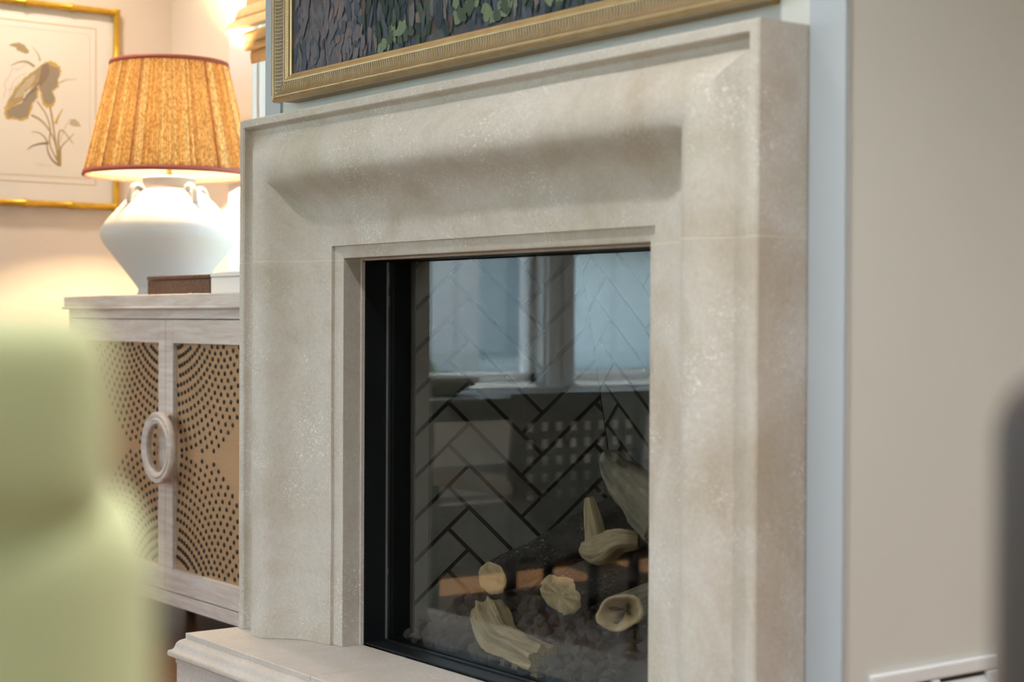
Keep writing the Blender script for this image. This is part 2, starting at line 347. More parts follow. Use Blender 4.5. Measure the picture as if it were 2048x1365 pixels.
def shrub(x, y, h, w, label):
    root = thing('garden_shrub', label, 'shrub', (x, y, -0.06))
    b = MB(); rnd = random.Random(int(x*100+y*10))
    for k in range(26):
        a = rnd.random()*6.283; r = w*sqrt(rnd.random())*0.75; z = h*(0.25+0.7*rnd.random()); rr = w*(0.28+0.2*rnd.random())*(1.15-0.5*z/h)
        rows = []
        for i in range(7):
            th = pi*i/6; rows.append([(x+r*cos(a)+rr*sin(th)*cos(2*pi*q/9)*(1+0.25*noise.noise((i*1.3+k, q*0.9, k))), y+r*sin(a)+rr*sin(th)*sin(2*pi*q/9), -0.06+z+rr*cos(th)) for q in range(9)])
        b.grid(rows, close_v=True)
    b.build('foliage', LEAF, root)
    MB().tube([(x, y, -0.06), (x+0.02, y, h*0.3), (x, y+0.02, h*0.6)], [0.05, 0.04, 0.02], 8).build('stem', WOODLEG, root)
shrub(-8.3, -5.0, 0.75, 0.5, 'small dark green shrub outside the window by the garden wall')
shrub(-8.2, -9.0, 1.1, 0.7, 'lower broad green shrub outside the window before the garden wall')

# ------------------------------------------------------------------ fireplace surround
prof = [(0.0, -0.004), (0.0, -0.102), (0.003, -0.105), (0.017, -0.105), (0.020, -0.102), (0.021, -0.093), (0.025, -0.088), (0.032, -0.0865), (0.040, -0.0885), (0.050, -0.0945),
        (0.060, -0.102), (0.072, -0.1105), (0.085, -0.1175), (0.100, -0.1225), (0.115, -0.1240), (0.130, -0.1225), (0.143, -0.1178), (0.153, -0.1090), (0.162, -0.0980), (0.171, -0.0865),
        (0.181, -0.0758), (0.193, -0.0668), (0.208, -0.0592), (0.229, -0.0530), (0.255, -0.0480), (0.272, -0.0450), (0.286, -0.0435), (0.2865, -0.0365), (0.290, -0.0350), (0.308, -0.0325), (0.3115, -0.0305),
        (0.312, 0.0090), (0.3155, 0.0100), (0.3160, 0.0170)]
HO, ZT, KZ = 0.782, 1.345, 0.300/0.312
ZJ = 1.0425
sur = thing('fireplace_surround', 'pale carved limestone fireplace surround with deep rounded moulding on the chimney breast', 'fireplace surround', (0, 0, 0.26))
def leg(s):
    b = MB(); rows = []
    zs = [0.2605+(ZJ-0.0025-0.2605)*k/24 for k in range(25)]
    for z in zs:
        w = [(d, y+(0.0012*noise.noise((d*9, z*4, 3*s)) if 0 < i < len(prof)-3 else 0)) for i, (d, y) in enumerate(prof)]
        rows.append([(s*(HO-d), y, z) for d, y in w])
    b.grid(rows, cap0=True, cap1=True)
    # flat back
    return b.build('leg', STONE, sur, auto=radians(38))
leg(-1); leg(1)
b = MB(); rows = []
z0 = ZJ
def vsec(s, z): return [(s*(HO-d), y, z) for d, y in prof]
rows.append(vsec(-1, z0)); 
for k in range(1, 6): rows.append([(-(HO-d), y, z0+(ZT-d*KZ-z0)*k/5) for d, y in prof])
N = 40
for k in range(1, N): 
    t = k/N; rows.append([(-(HO-d)*(1-2*t), y+0.0014*noise.noise((d*9, t*7, 9.0))*min(1, 8*t, 8*(1-t))*(1 if 0.02 < d < 0.3 else 0), ZT-d*KZ) for d, y in prof])
for k in range(5, 0, -1): rows.append([((HO-d), y, z0+(ZT-d*KZ-z0)*k/5) for d, y in prof])
rows.append(vsec(1, z0))
b.grid(rows, cap0=True, cap1=True).build('lintel', STONE, sur, auto=radians(38))
for s in (-1, 1):
    jb = MB(); rows = []
    for z in (ZJ-0.0035, ZJ+0.001):
        rows.append([(s*(HO-0.0003-d*0.9995), min(y+0.0003, 0.016), z) for d, y in prof[0:-1]])
    jb.grid(rows, cap0=True, cap1=True).build('mortar_joint', MORTAR, sur, auto=radians(38))

# ------------------------------------------------------------------ raised hearth
hea = thing('raised_hearth', 'raised limestone hearth with moulded edge carrying the fireplace surround', 'hearth', (0, 0, 0))
# profile (outward offset from the top edge, z)
hp = [(-0.002, 0.2555), (0.0, 0.2535), (0.0, 0.248), (0.004, 0.2465), (0.010, 0.2435), (0.0145, 0.2385), (0.0165, 0.2325), (0.0185, 0.2265), (0.0225, 0.2235), (0.0265, 0.2225), (0.0285, 0.2195), (0.0285, 0.2125), (0.0265, 0.2095), (0.020, 0.208), (0.016, 0.2065), (0.0155, 0.196)]
HXE, HYE = 0.792, -0.222
b = MB(); rows = []
for o_, z in hp: rows.append([(-HXE-o_, -0.003, z), (-HXE-o_, HYE-o_, z), (HXE+o_, HYE-o_, z), (HXE+o_, -0.003, z)])
b.grid(rows).build('moulded_edge', STONE_H, hea, auto=radians(50))
MB().box(-HXE-0.0145, HXE+0.0145, HYE-0.0145, -0.003, 0.0, 0.198).build('base', STONE_H, hea, bevel=0.003)
js = [-HXE-0.001, -0.262, 0.262, HXE+0.001]
for a, c in zip(js[:-1], js[1:]):
    MB().box(a+0.0012, c-0.0012, HYE-0.001, 0.016, 0.20, 0.26).build('slab', STONE_H, hea, bevel=0.0018)
MB().box(-HXE+0.004, HXE-0.004, HYE+0.004, 0.014, 0.199, 0.2588).build('grout', MORTAR, hea)

# ------------------------------------------------------------------ gas fireplace insert
ins = thing('fireplace_insert', 'black framed glass fronted gas fireplace insert with herringbone brick lining', 'fireplace', (0, 0.018, 0.2605))
FI, ZB, ZTOP = 0.4662, 0.2608, 1.0445
for s in (-1, 1):
    b = MB(); x = s*FI; o_ = s*0.012
    lo, hi = sorted((x, x+o_)); b.box(lo, hi, 0.0185, 0.132, ZB, ZTOP)
    fr = b.build('side_frame', BLACK, ins, bevel=0.0012)
    lo, hi = sorted((x-s*0.0001, x-s*0.0028)); MB().box(lo, hi, 0.0685, 0.0722, ZB+0.004, ZTOP-0.005).build('gasket', CLIP, fr)
    for zc, hh in ((1.005, 0.030), (0.960, 0.022), (0.405, 0.012)):
        lo, hi = sorted((x-s*0.0001, x-s*0.0035)); MB().box(lo, hi, 0.0725, 0.0727+0.0002, zc-hh/2, zc+hh/2).build('glass_clip', CLIP, fr)
MB().box(-FI-0.012, FI+0.012, 0.0185, 0.150, ZTOP-0.001, ZTOP+0.012).build('top_frame', BLACK, ins, bevel=0.001)
b = MB(); b.box(-FI, FI, 0.0185, 0.060, ZB, ZB+0.004).box(-FI, FI, 0.060, 0.0695, ZB, ZB+0.0075).box(-FI, FI, 0.0795, 0.13, ZB, ZB+0.006); b.build('bottom_frame', BLACK, ins, bevel=0.001)
MB().box(-FI+0.0005, FI-0.0005, 0.0730, 0.0770, ZB+0.004, ZTOP-0.002).build('glass_pane', GLASS, ins)
# steel shell round the firebox
b = MB(); b.box(-0.500, -FI-0.013, 0.04, 0.62, 0.25, 1.09).box(FI+0.013, 0.500, 0.04, 0.62, 0.25, 1.09).box(-0.5, 0.5, 0.60, 0.62, 0.25, 1.09).box(-0.5, 0.5, 0.133, 0.62, 1.06, 1.09).box(-0.49, 0.49, 0.131, 0.62, 0.246, 0.262)
b.build('steel_shell', DARK, ins)
SPL = radians(30); SU = Vector((sin(SPL), cos(SPL), 0)); P0 = Vector((-0.4535, 0.130, 0)); SN = Vector((cos(SPL), -sin(SPL), 0))
def ucorner(z): return 0.4075-0.152*(z-0.65)
def clip_poly(poly, region):
    out = poly
    n = len(region)
    for i in range(n):
        a, c = region[i], region[(i+1) % n]; ex, ey = c[0]-a[0], c[1]-a[1]
        inp = out; out = []
        for k in range(len(inp)):
            p, q = inp[k-1], inp[k]
            dp = ex*(p[1]-a[1])-ey*(p[0]-a[0]); dq = ex*(q[1]-a[1])-ey*(q[0]-a[0])
            if dp >= 0 and dq >= 0: out.append(q)
            elif dp >= 0 or dq >= 0:
                t = dp/(dp-dq); x = (p[0]+t*(q[0]-p[0]), p[1]+t*(q[1]-p[1])); out.append(x)
                if dq >= 0: out.append(q)
        if len(out) < 3: return []
    return out
BWD, BLN, GAP = 0.0616, 0.2165, 0.0040
def herring(region, P, to3, nrm, parent):
    """lay bricks in the panel (u,v); P is a junction point; to3 maps (u,v,h) to space"""
    ca = (1/sqrt(2), -1/sqrt(2)); cb = (1/sqrt(2), 1/sqrt(2))
    O = (P[0]+BWD*cb[0], P[1]+BWD*cb[1])
    def rect(a0, a1, b0, b1):
        a0 += GAP; a1 -= GAP; b0 += GAP; b1 -= GAP
        return [(O[0]+a*ca[0]+b*cb[0], O[1]+a*ca[1]+b*cb[1]) for a, b in ((a0, b0), (a1, b0), (a1, b1), (a0, b1))]
    for j in range(-5, 6):
        for i in range(-14, 15):
            da, db = i*BWD+j*BLN, -i*BWD+j*BLN
            for (a0, a1, b0, b1) in ((0, BLN, -BWD, 0), (BLN, BLN+BWD, -BWD, BLN-BWD)):
                pl = clip_poly(rect(a0+da, a1+da, b0+db, b1+db), region)
                if len(pl) < 3: continue
                ar = abs(sum(pl[k-1][0]*pl[k][1]-pl[k][0]*pl[k-1][1] for k in range(len(pl))))/2
                if ar < 4e-5: continue
                cxp = sum(p[0] for p in pl)/len(pl); cyp = sum(p[1] for p in pl)/len(pl)
                sh = 1-0.0008/max(0.008, sqrt(ar)*0.5)
                n = len(pl); hgt = 0.0042+0.0006*random.random()
                lay = [[to3(*p, -0.001) for p in pl], [to3(*p, hgt-0.0008) for p in pl], [to3(cxp+(p[0]-cxp)*sh, cyp+(p[1]-cyp)*sh, hgt) for p in pl]]
                MB().grid(lay, close_v=True, cap0=True, cap1=True).build('brick', BRICK, parent)
def side_panel(s):
    def to3(u, z, h):
        p = P0+SU*u+SN*h; return (-s*p.x, p.y, z)
    reg = [(0.0, 0.262), (ucorner(0.262), 0.262), (ucorner(1.06), 1.06), (0.0, 1.06)]
    b = MB().prism(reg, lambda u, z: to3(u, z, -0.022), lambda u, z: to3(u, z, 0.0))
    pa = b.build('side_panel', JOINT, ins)
    herring([(reg[0][0]+0.002, reg[0][1]), (reg[1][0]-0.003, reg[1][1]), (reg[2][0]-0.003, reg[2][1]), (reg[3][0]+0.002, reg[3][1])], (0.0700, 0.6645), to3, None, pa)
side_panel(-1); side_panel(1)
def bx_(z): p = P0+SU*ucorner(z); return p.x, p.y
def back3(x, z, h):
    y = bx_(z)[1]; tl = math.atan(0.152*cos(SPL)); return (x, y-h*cos(tl), z-h*sin(tl))
reg = [(bx_(0.262)[0], 0.262), (-bx_(0.262)[0], 0.262), (-bx_(1.06)[0], 1.06), (bx_(1.06)[0], 1.06)]
pa = MB().prism(reg, lambda x, z: back3(x, z, -0.02), lambda x, z: back3(x, z, 0)).build('back_panel', JOINT, ins)
herring([(reg[0][0]+0.004, reg[0][1]), (reg[1][0]-0.004, reg[1][1]), (reg[2][0]-0.004, reg[2][1]), (reg[3][0]+0.004, reg[3][1])], tuple(at(1, 1206, 764, 0.46)[i] for i in (0, 2)), back3, None, pa)
# burner bed: rises from the glass towards the back
def mound(y): return min(0.352, 0.268+max(0, (y-0.090))*0.60)
b = MB(); rows = []
for i in range(15):
    y = 0.086+i*0.03; 
    w = 0.44 if y < 0.14 else 0.445-(y-0.14)*0.55
    rows.append([(-w+2*w*k/30, y, mound(y)-0.026+0.006*noise.noise((k*0.9, i*0.9, 2))) for k in range(31)])
b.grid(rows).build('ember_bed', LAVA, ins, kind='stuff')

# loose lava rocks on the bed
rocks = []
for k in range(9):
    bm = bmesh.new(); bmesh.ops.create_icosphere(bm, subdivisions=1, radius=1)
    rr = random.Random(100+k); sc = (0.8+0.5*rr.random(), 0.8+0.5*rr.random(), 0.7+0.4*rr.random())
    pl = [(Vector((rr.gauss(0, 1), rr.gauss(0, 1), rr.gauss(0, 1))).normalized(), 0.50+0.26*rr.random()) for _ in range(6)]
    for v in bm.verts:
        v.co *= 0.8+0.4*rr.random()
        for n_, d_ in pl:
            q = v.co.dot(n_)
            if q > d_: v.co -= n_*(q-d_)
        v.co = Vector((v.co.x*sc[0], v.co.y*sc[1], v.co.z*sc[2]))*0.0160
    me = bpy.data.meshes.new('lava_rock'); bm.to_mesh(me); bm.free(); me.materials.append(LAVA); rocks.append(me)
cnt = 0; spots = []
rr = random.Random(5)
for i in range(9000):
    if cnt >= 300: break
    y = 0.094+0.30*rr.random()**1.15; w = 0.43 if y < 0.13 else 0.425-(y-0.13)*0.58
    x = -w+(w+0.20)*rr.random()
    if any((x-a)**2+(y-c)**2 < 0.0225**2 for a, c in spots): continue
    spots.append((x, y)); cnt += 1
    o = link('lava_rock', rr.choice(rocks)); s_ = 0.85+0.45*rr.random()
    o.scale = (s_, s_, s_); o.rotation_euler = (rr.random()*6, rr.random()*6, rr.random()*6); o.location = (x, y, mound(y)+0.002+0.006*rr.random())
    tag(o, 'small dark grey angular lava rock in the bed under the gas logs', 'rock', 'lava rocks in the firebox')

# ------------------------------------------------------------------ gas logs
def wobble(seed, amp, ridges=0, ramp_=0.0, fs=3.0):
    def f(i, k, p):
        v = 1+amp*noise.noise(Vector(p)*fs*12+Vector((seed, seed*2, 0)))+amp*0.6*noise.noise(Vector(p)*fs*40+Vector((seed*3, 0, seed)))
        if ridges: v += ramp_*sin(k*ridges+1.3*noise.noise(Vector(p)*25+Vector((seed, 0, 0)))*3)*(0.6+0.4*noise.noise((k*1.7, i*0.3, seed)))
        return v
    return f
def interp(pts, rad, n):
    """smooth poly line with n steps per span"""
    P = [Vector(p) for p in pts]; out = []; ro = []
    for i in range(len(P)-1):
        p0 = P[max(i-1, 0)]; p1 = P[i]; p2 = P[i+1]; p3 = P[min(i+2, len(P)-1)]
        for k in range(n):
            t = k/n
            out.append(0.5*((2*p1)+(p2-p0)*t+(2*p0-5*p1+4*p2-p3)*t*t+(3*p1-p0-3*p2+p3)*t**3)); ro.append(rad[i]+(rad[i+1]-rad[i])*t)
    out.append(P[-1]); ro.append(rad[-1]); return out, ro
def grain(o, n, nrow, per=1.0):
    """store (cos, sin, length) along the log so that the wood grain runs with it"""
    at_ = o.data.attributes.new('grain', 'FLOAT_VECTOR', 'POINT'); flat = []
    for i in range(nrow):
        for k in range(n): flat += [cos(2*pi*k/n), sin(2*pi*k/n), i*per]
    flat += [0.0]*(3*len(o.data.vertices)-len(flat)); at_.data.foreach_set('vector', flat)
def log_thing(name, label, cat, pts, rad, mt, seed, ridges=5, ra=0.0, amp=0.12, n=30, steps=12, cut=None, cut_mat=None, cut_name='cut_end', hole=0.0, rough=0.0, root=None, pname=None, squash=1.0):
    root = root or thing(name, label, cat, tuple(pts[0]))
    p, r = interp(pts, rad, steps); tmp = MB(); fl = lambda i, k, q: 1+amp*noise.noise(Vector(q)*14+Vector((seed, k*0.02, 0)))+ra*(sin(2*pi*ridges*k/n+1.6*noise.noise((i*0.05, seed, 1)))+0.6*noise.noise((k*2.3, i*0.10, seed)))+0.35*amp*noise.noise((k*0.9, i*0.7, seed+5))
    tmp.tube(p, r, n, cap=False, disp=fl); m_ = len(p); rows = [[Vector(v) for v in tmp.v[i*n:(i+1)*n]] for i in range(m_)]
    if squash != 1.0:
        for i in range(m_):
            for v in rows[i]: v.z = p[i].z+(v.z-p[i].z)*squash
    if cut is not None:
        cn = Vector(cut).normalized(); t_ = (p[1]-p[0]).normalized(); m2 = min(m_-2, int(steps*1.2))
        for i in range(m2):
            w = (1-i/m2)**1.5
            for k in range(n):
                v = rows[i][k]; off = -cn.dot(v-p[i])/cn.dot(t_); v += t_*(off*w)
        if rough:
            for k in range(n): rows[0][k] += t_*(rough*noise.noise((k*0.8, seed, 3)))
    b = MB().grid(rows, close_v=True, cap0=cut is None, cap1=True)
    o = b.build(pname or ('bark' if cut_mat else 'wood'), mt, root, auto=radians(60)); grain(o, n, m_, 0.014)
    if cut is not None:
        c = sum(rows[0], Vector())/n; cr = [list(rows[0])]
        for q in (0.96, 0.86, 0.66, 0.44, 0.22, 0.06):
            d_ = 0.0022 if q > 0.9 else 0.0028+0.004*rough*60*0.2
            cr.append([c+(v-c)*q+cn*(d_+0.0028*noise.noise((k*0.5*q, q*4, seed)) - (hole*(1-q)*(1.1+0.9*noise.noise((cos(6.28*k/n)*1.5, sin(6.28*k/n)*1.5, seed))) if q < 0.8 else 0)) for k, v in enumerate(rows[0])])
        MB().grid(cr, close_v=True, cap1=True).build(cut_name, cut_mat or mt, root, smooth=True)
    return root
camd = lambda q: (CAM-Vector(q)).normalized()
A0 = at(1, 985, 1158, 0.185); A1 = at(1, 1135, 1088, 0.33); A2 = at(1, 1330, 985, 0.47)
log_thing('charred_log', 'charred black gas log with pale cut end leaning towards the back', 'log', [A0, A1, A2], [0.0335, 0.041, 0.048], CHAR, 1.0, 7, 0.035, cut=camd(A0)*0.65+(A0-A1).normalized()*0.9, cut_mat=TANWOOD)
B0 = at(1, 1122, 1190, 0.160); B1 = at(1, 1225, 1150, 0.25); B2 = at(1, 1350, 1105, 0.35)
log_thing('charred_log', 'shorter charred black gas log with jagged pale end nearer the glass', 'log', [B0, B1, B2], [0.040, 0.041, 0.042], CHAR, 4.0, 6, 0.05, cut=camd(B0)*0.7+(B0-B1).normalized()*0.8+Vector((0.0, 0, -0.25)), cut_mat=TANWOOD, cut_name='broken_end', rough=0.02)
C0 = at(1, 1192, 1118, 0.215); C1 = at(1, 1187, 1050, 0.215); C2 = at(1, 1178, 996, 0.215)
root = log_thing('forked_branch', 'forked tan wood stub standing upright between the two charred logs', 'branch', [C0, C1, C2], [0.0215, 0.0185, 0.0085], DRIFT, 9.0, 5, 0.09, pname='upright_stub')
log_thing(None, None, None, [at(1, 1164, 1096, 0.20), at(1, 1196, 1104, 0.212), at(1, 1236, 1084, 0.235), at(1, 1278, 1082, 0.26)], [0.010, 0.027, 0.021, 0.013], DRIFT, 12.0, 4, 0.12, 0.35, root=root, pname='knot')
D = [at(1, 1214, 912, 0.30), at(1, 1236, 942, 0.285), at(1, 1280, 990, 0.25), at(1, 1345, 1060, 0.20)]
log_thing('leaning_branch', 'thick grey tan branch leaning down across the top of the gas logs', 'branch', D, [0.013, 0.033, 0.046, 0.050], GREYDRIFT, 15.0, 6, 0.06, 0.14)
E0 = at(1, 1240, 1226, 0.175); E1 = at(1, 1330, 1196, 0.27)
log_thing('hollow_stub', 'short tan log stub with a hollow end lying on the lava rocks', 'log', [E0, E1], [0.033, 0.036], GREYDRIFT, 21.0, 5, 0.04, cut=camd(E0)+(E0-E1).normalized()*0.4, cut_mat=TANWOOD, cut_name='hollow_end', hole=0.05)
F_ = [at(1, 975, 1214, 0.160), at(1, 982, 1242, 0.145), at(1, 1004, 1282, 0.126), at(1, 1040, 1302, 0.116), at(1, 1088, 1325, 0.106)]
log_thing('driftwood_piece', 'pale bent driftwood piece on the lava rocks close to the glass', 'driftwood', F_, [0.031, 0.036, 0.037, 0.034, 0.033], DRIFT, 30.0, 7, 0.17, 0.16, cut=(F_[0]-F_[1]).normalized()+camd(F_[0])*0.5, cut_mat=DRIFT, rough=0.02, squash=0.9)

# ------------------------------------------------------------------ painting above the surround
PXH, PZ0, PZ1 = 0.737, 1.384, 2.26
pic = thing('framed_painting', 'large oil painting in ribbed gold frame hanging above the fireplace surround', 'painting', (0, 0, PZ0))
fp = [(0.0, -0.034), (0.0, -0.049), (0.0025, -0.0525), (0.006, -0.0540), (0.0095, -0.0530), (0.0110, -0.0505), (0.0125, -0.0505), (0.018, -0.0455), (0.025, -0.0430), (0.032, -0.0430), (0.038, -0.0445),
      (0.0400, -0.0465), (0.0425, -0.0465), (0.0440, -0.0440), (0.0515, -0.0410), (0.0525, -0.0375), (0.056, -0.0355), (0.056, -0.020)]
def rail(side):
    rows = []
    for d, y in fp:
        a, b_ = (PXH-d), (PZ0+d, PZ1-d)
        if side == 'bottom': rows.append([(-a, y, b_[0]), (a, y, b_[0])])
        elif side == 'top': rows.append([(a, y, b_[1]), (-a, y, b_[1])])
        elif side == 'left': rows.append([(-a, y, b_[1]), (-a, y, b_[0])])
        else: rows.append([(a, y, b_[0]), (a, y, b_[1])])
    o = MB().grid(rows).build('frame_rail', GOLD, pic, auto=radians(35))
    hr = []
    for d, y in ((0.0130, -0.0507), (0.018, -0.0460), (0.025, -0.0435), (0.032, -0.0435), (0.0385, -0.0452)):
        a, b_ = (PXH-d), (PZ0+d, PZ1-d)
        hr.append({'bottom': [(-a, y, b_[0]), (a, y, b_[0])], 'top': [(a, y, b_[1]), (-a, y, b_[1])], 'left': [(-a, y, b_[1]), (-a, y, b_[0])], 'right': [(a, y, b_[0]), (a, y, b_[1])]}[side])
    MB().grid(hr).build('hollow', BRONZE, o, smooth=True, label='dull brown strip painting the valleys between the gilt ribs dark')  # shade of the rib valleys is put into this strip's dark colour
    # reeding across the hollow, beads along the sight edge, leaf-tip band near the outer edge
    hor = side in ('bottom', 'top'); L = 2*PXH if hor else PZ1-PZ0
    rb = MB(); bd = MB(); lf = MB(); n = int(L/0.0078)
    def pt(t, d, y):
        if side == 'bottom': return (t, y, PZ0+d)
        if side == 'top': return (t, y, PZ1-d)
        if side == 'left': return (-PXH+d, y, t)
        return (PXH-d, y, t)
    t0, t1 = (-PXH, PXH) if hor else (PZ0, PZ1)
    for k in range(n):
        t = t0+(k+0.5)*L/n; mg = min(t-t0, t1-t)
        hw = 0.0014
        seq = [(0.0128, -0.0522), (0.018, -0.0480), (0.025, -0.0456), (0.032, -0.0454), (0.0388, -0.0468)]
        seq = [(d, y) for d, y in seq if mg > d+0.001]
        if len(seq) >= 2:
            rows = [[pt(t-hw*(1.25-0.012/0.03*0), d, y+0.0032), pt(t-hw*0.4, d, y), pt(t+hw*0.4, d, y), pt(t+hw*1.25, d, y+0.0032)] for d, y in seq]
            rb.grid(rows, cap0=True, cap1=True)
    m_ = int(L/0.0045)
    for k in range(m_):
        t = t0+(k+0.5)*L/m_; mg = min(t-t0, t1-t)
        if mg > 0.048:
            q = 0.0015; c = pt(t, 0.0482, -0.0425)
            bd.add([(c[0]-q, c[1], c[2]), (c[0]+q, c[1], c[2]), (c[0], c[1]-q, c[2]), (c[0], c[1]+q, c[2]), (c[0], c[1], c[2]-q), (c[0], c[1], c[2]+q)], [(0,2,4),(2,1,4),(1,3,4),(3,0,4),(2,0,5),(1,2,5),(3,1,5),(0,3,5)])
        if mg > 0.012:
            q = L/m_*0.5
            a1 = pt(t-q, 0.0035, -0.0548); a2 = pt(t+q*0.6, 0.0065, -0.0572); a3 = pt(t-q, 0.0100, -0.0548); a4 = pt(t-q*0.2, 0.0065, -0.0550)
            lf.add([a1, a2, a3, a4], [(0, 1, 3), (3, 1, 2)])
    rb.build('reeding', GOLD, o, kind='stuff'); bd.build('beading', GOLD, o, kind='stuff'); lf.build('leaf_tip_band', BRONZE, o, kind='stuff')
for sd in ('bottom', 'top', 'left', 'right'): rail(sd)
b = MB()
q = 0.018
for (x0, x1, z0, z1) in ((-PXH+q, PXH-q, PZ0+0.0008, PZ0+0.035), (-PXH+q, PXH-q, PZ1-0.035, PZ1-0.004), (-PXH+q, -PXH+0.05, PZ0+0.035, PZ1-0.035), (PXH-0.05, PXH-q, PZ0+0.035, PZ1-0.035)): b.box(x0, x1, -0.034, -0.002, z0, z1)
b.build('back_frame', GOLD_DK, pic)
CANV = mat('oil_paint', (0.05, 0.06, 0.08), 0.55, spec=0.3); g = NG(CANV)
v1 = g.coord((20, 1, 11)); nz = g.noise(v1, 1.1, 5, 0.65, 0.8)
vor = g.n('ShaderNodeTexVoronoi'); vor.inputs['Scale'].default_value = 1.0; g.l(g.coord((52, 1, 26)), vor.inputs['Vector'])
sepc = g.n('ShaderNodeSeparateColor'); g.l(vor.outputs['Color'], sepc.inputs[0])
dab = g.ramp(sepc.outputs[0], [(0.0, (0.018, 0.028, 0.040)), (0.22, (0.030, 0.050, 0.050)), (0.42, (0.045, 0.060, 0.095)), (0.58, (0.075, 0.070, 0.085)), (0.74, (0.095, 0.060, 0.050)), (0.88, (0.070, 0.100, 0.060)), (1.0, (0.13, 0.125, 0.15))])
base = g.mix(nz, dab, g.ramp(nz, [(0.3, (0.015, 0.024, 0.036)), (0.5, (0.042, 0.055, 0.085)), (0.62, (0.075, 0.060, 0.065)), (0.75, (0.12, 0.115, 0.14))]))
sx_ = g.n('ShaderNodeSeparateXYZ'); g.l(g.coord(), sx_.inputs[0])
addn = g.n('ShaderNodeMath', operation='MULTIPLY_ADD'); addn.inputs[1].default_value = 0.15; g.l(nz, addn.inputs[0]); g.l(sx_.outputs[0], addn.inputs[2])
left = g.ramp(addn.outputs[0], [(0.0, 1.0), (1.0, 0.0)])
mr = g.n('ShaderNodeMapRange'); mr.inputs['From Min'].default_value = -0.43; mr.inputs['From Max'].default_value = -0.36; mr.inputs['To Min'].default_value = 1; mr.inputs['To Max'].default_value = 0; g.l(addn.outputs[0], mr.inputs['Value'])
lav = g.ramp(g.noise(g.coord((26, 1, 14)), 1.3, 5, 0.7, 0.6), [(0.28, (0.045, 0.045, 0.062)), (0.5, (0.10, 0.095, 0.115)), (0.62, (0.16, 0.145, 0.16)), (0.78, (0.21, 0.17, 0.16))])
g.base(g.mix(mr.outputs[0], base, lav)); g.bump(g.noise(g.coord((60, 1, 60)), 2, 5, 0.7), 0.35, 0.002)
MB().box(-PXH+0.054, PXH-0.054, -0.030, -0.022, PZ0+0.054, PZ1-0.054).build('canvas', CANV, pic)
# brush strokes, each a thin patch of paint of its own on the canvas
PAL = {'navy_strokes': (0.016, 0.028, 0.048), 'slate_strokes': (0.050, 0.066, 0.095), 'lavender_strokes': (0.115, 0.108, 0.130), 'brown_strokes': (0.085, 0.050, 0.040), 'deep_green_strokes': (0.016, 0.034, 0.028), 'moss_strokes': (0.045, 0.068, 0.042), 'pale_green_strokes': (0.135, 0.180, 0.105), 'mauve_strokes': (0.155, 0.120, 0.125)}
PM = {}
for k, c in PAL.items():
    PM[k] = mat(k[:-8]+'_paint', c, 0.55, spec=0.3); g = NG(PM[k]); g.base(g.mix(g.noise(g.coord((120, 1, 35)), 1.5, 4), tuple(x*0.6 for x in c), tuple(x*1.5 for x in c))); g.bump(g.noise(g.coord((160, 1, 40)), 1.5, 4), 0.4, 0.001)
PMB = {k: MB() for k in PAL}
rr = random.Random(11)
ylay = [0.0]
def stroke_patch(k, x, z, w, h, th):
    ylay[0] += 1; y = -0.03015-0.0000011*ylay[0]
    pl = []
    for j in range(10):
        t_ = 6.283*j/10; q = 1+0.22*rr.uniform(-1, 1); u, v_ = w*q*cos(t_), h*q*(abs(sin(t_))**0.7)*(1 if sin(t_) > 0 else -1); pl.append((x+u*cos(th)-v_*sin(th), y, z+u*sin(th)+v_*cos(th)))
    if min(p[2] for p in pl) < PZ0+0.0545 or max(p[2] for p in pl) > PZ1-0.0545 or min(p[0] for p in pl) < -PXH+0.0545 or max(p[0] for p in pl) > PXH-0.0545: return
    PMB[k].add(pl, [tuple(range(10))])
for k in range(2600):
    x = rr.uniform(-PXH+0.06, PXH-0.06); z = PZ0+0.06+(PZ1-PZ0-0.12)*rr.random()**1.6
    if x+0.08*noise.noise((z*5, 0, 3)) < -0.40:
        c = rr.choice(['lavender_strokes']*7+['slate_strokes']*3+['mauve_strokes']*2); w, h, th = rr.uniform(0.004, 0.012), rr.uniform(0.008, 0.022), rr.uniform(-0.7, 0.5)
    else:
        n_ = noise.noise((x*6, z*5, 1.0))
        c = rr.choice(['navy_strokes', 'deep_green_strokes', 'slate_strokes', 'deep_green_strokes'] if n_ < 0 else ['slate_strokes', 'brown_strokes', 'navy_strokes', 'moss_strokes', 'deep_green_strokes', 'lavender_strokes', 'mauve_strokes']) ; w, h, th = rr.uniform(0.003, 0.010), rr.uniform(0.010, 0.034), rr.uniform(-0.28, 0.28)
    stroke_patch(c, x, z, w, h, th)
def cluster(px_, py_, rx, rz, n_):
    q = at(1, px_, py_, -0.03)
    for k in range(n_):
        a = rr.random()*6.28; r_ = sqrt(rr.random()); s_ = rr.uniform(0.005, 0.012)
        stroke_patch('pale_green_strokes' if rr.random() < 0.62 else 'moss_strokes', q.x+rx*r_*cos(a), q.z+rz*r_*sin(a), s_, s_*rr.uniform(0.8, 1.5), rr.uniform(-1, 1))
for a_ in ((800, 72, 0.045, 0.032, 26), (930, 8, 0.045, 0.03, 16), (1000, 16, 0.05, 0.035, 22), (1120, 14, 0.05, 0.03, 14), (770, 98, 0.012, 0.016, 5), (845, 88, 0.03, 0.010, 8), (1025, -40, 0.08, 0.05, 24), (900, -60, 0.08, 0.05, 20)): cluster(*a_)
for k in range(14): cluster(rr.uniform(800, 1700), rr.uniform(-900, -100), 0.05, 0.05, 12)
for k, b in PMB.items(): b.build(k, PM[k], pic, kind='stuff')

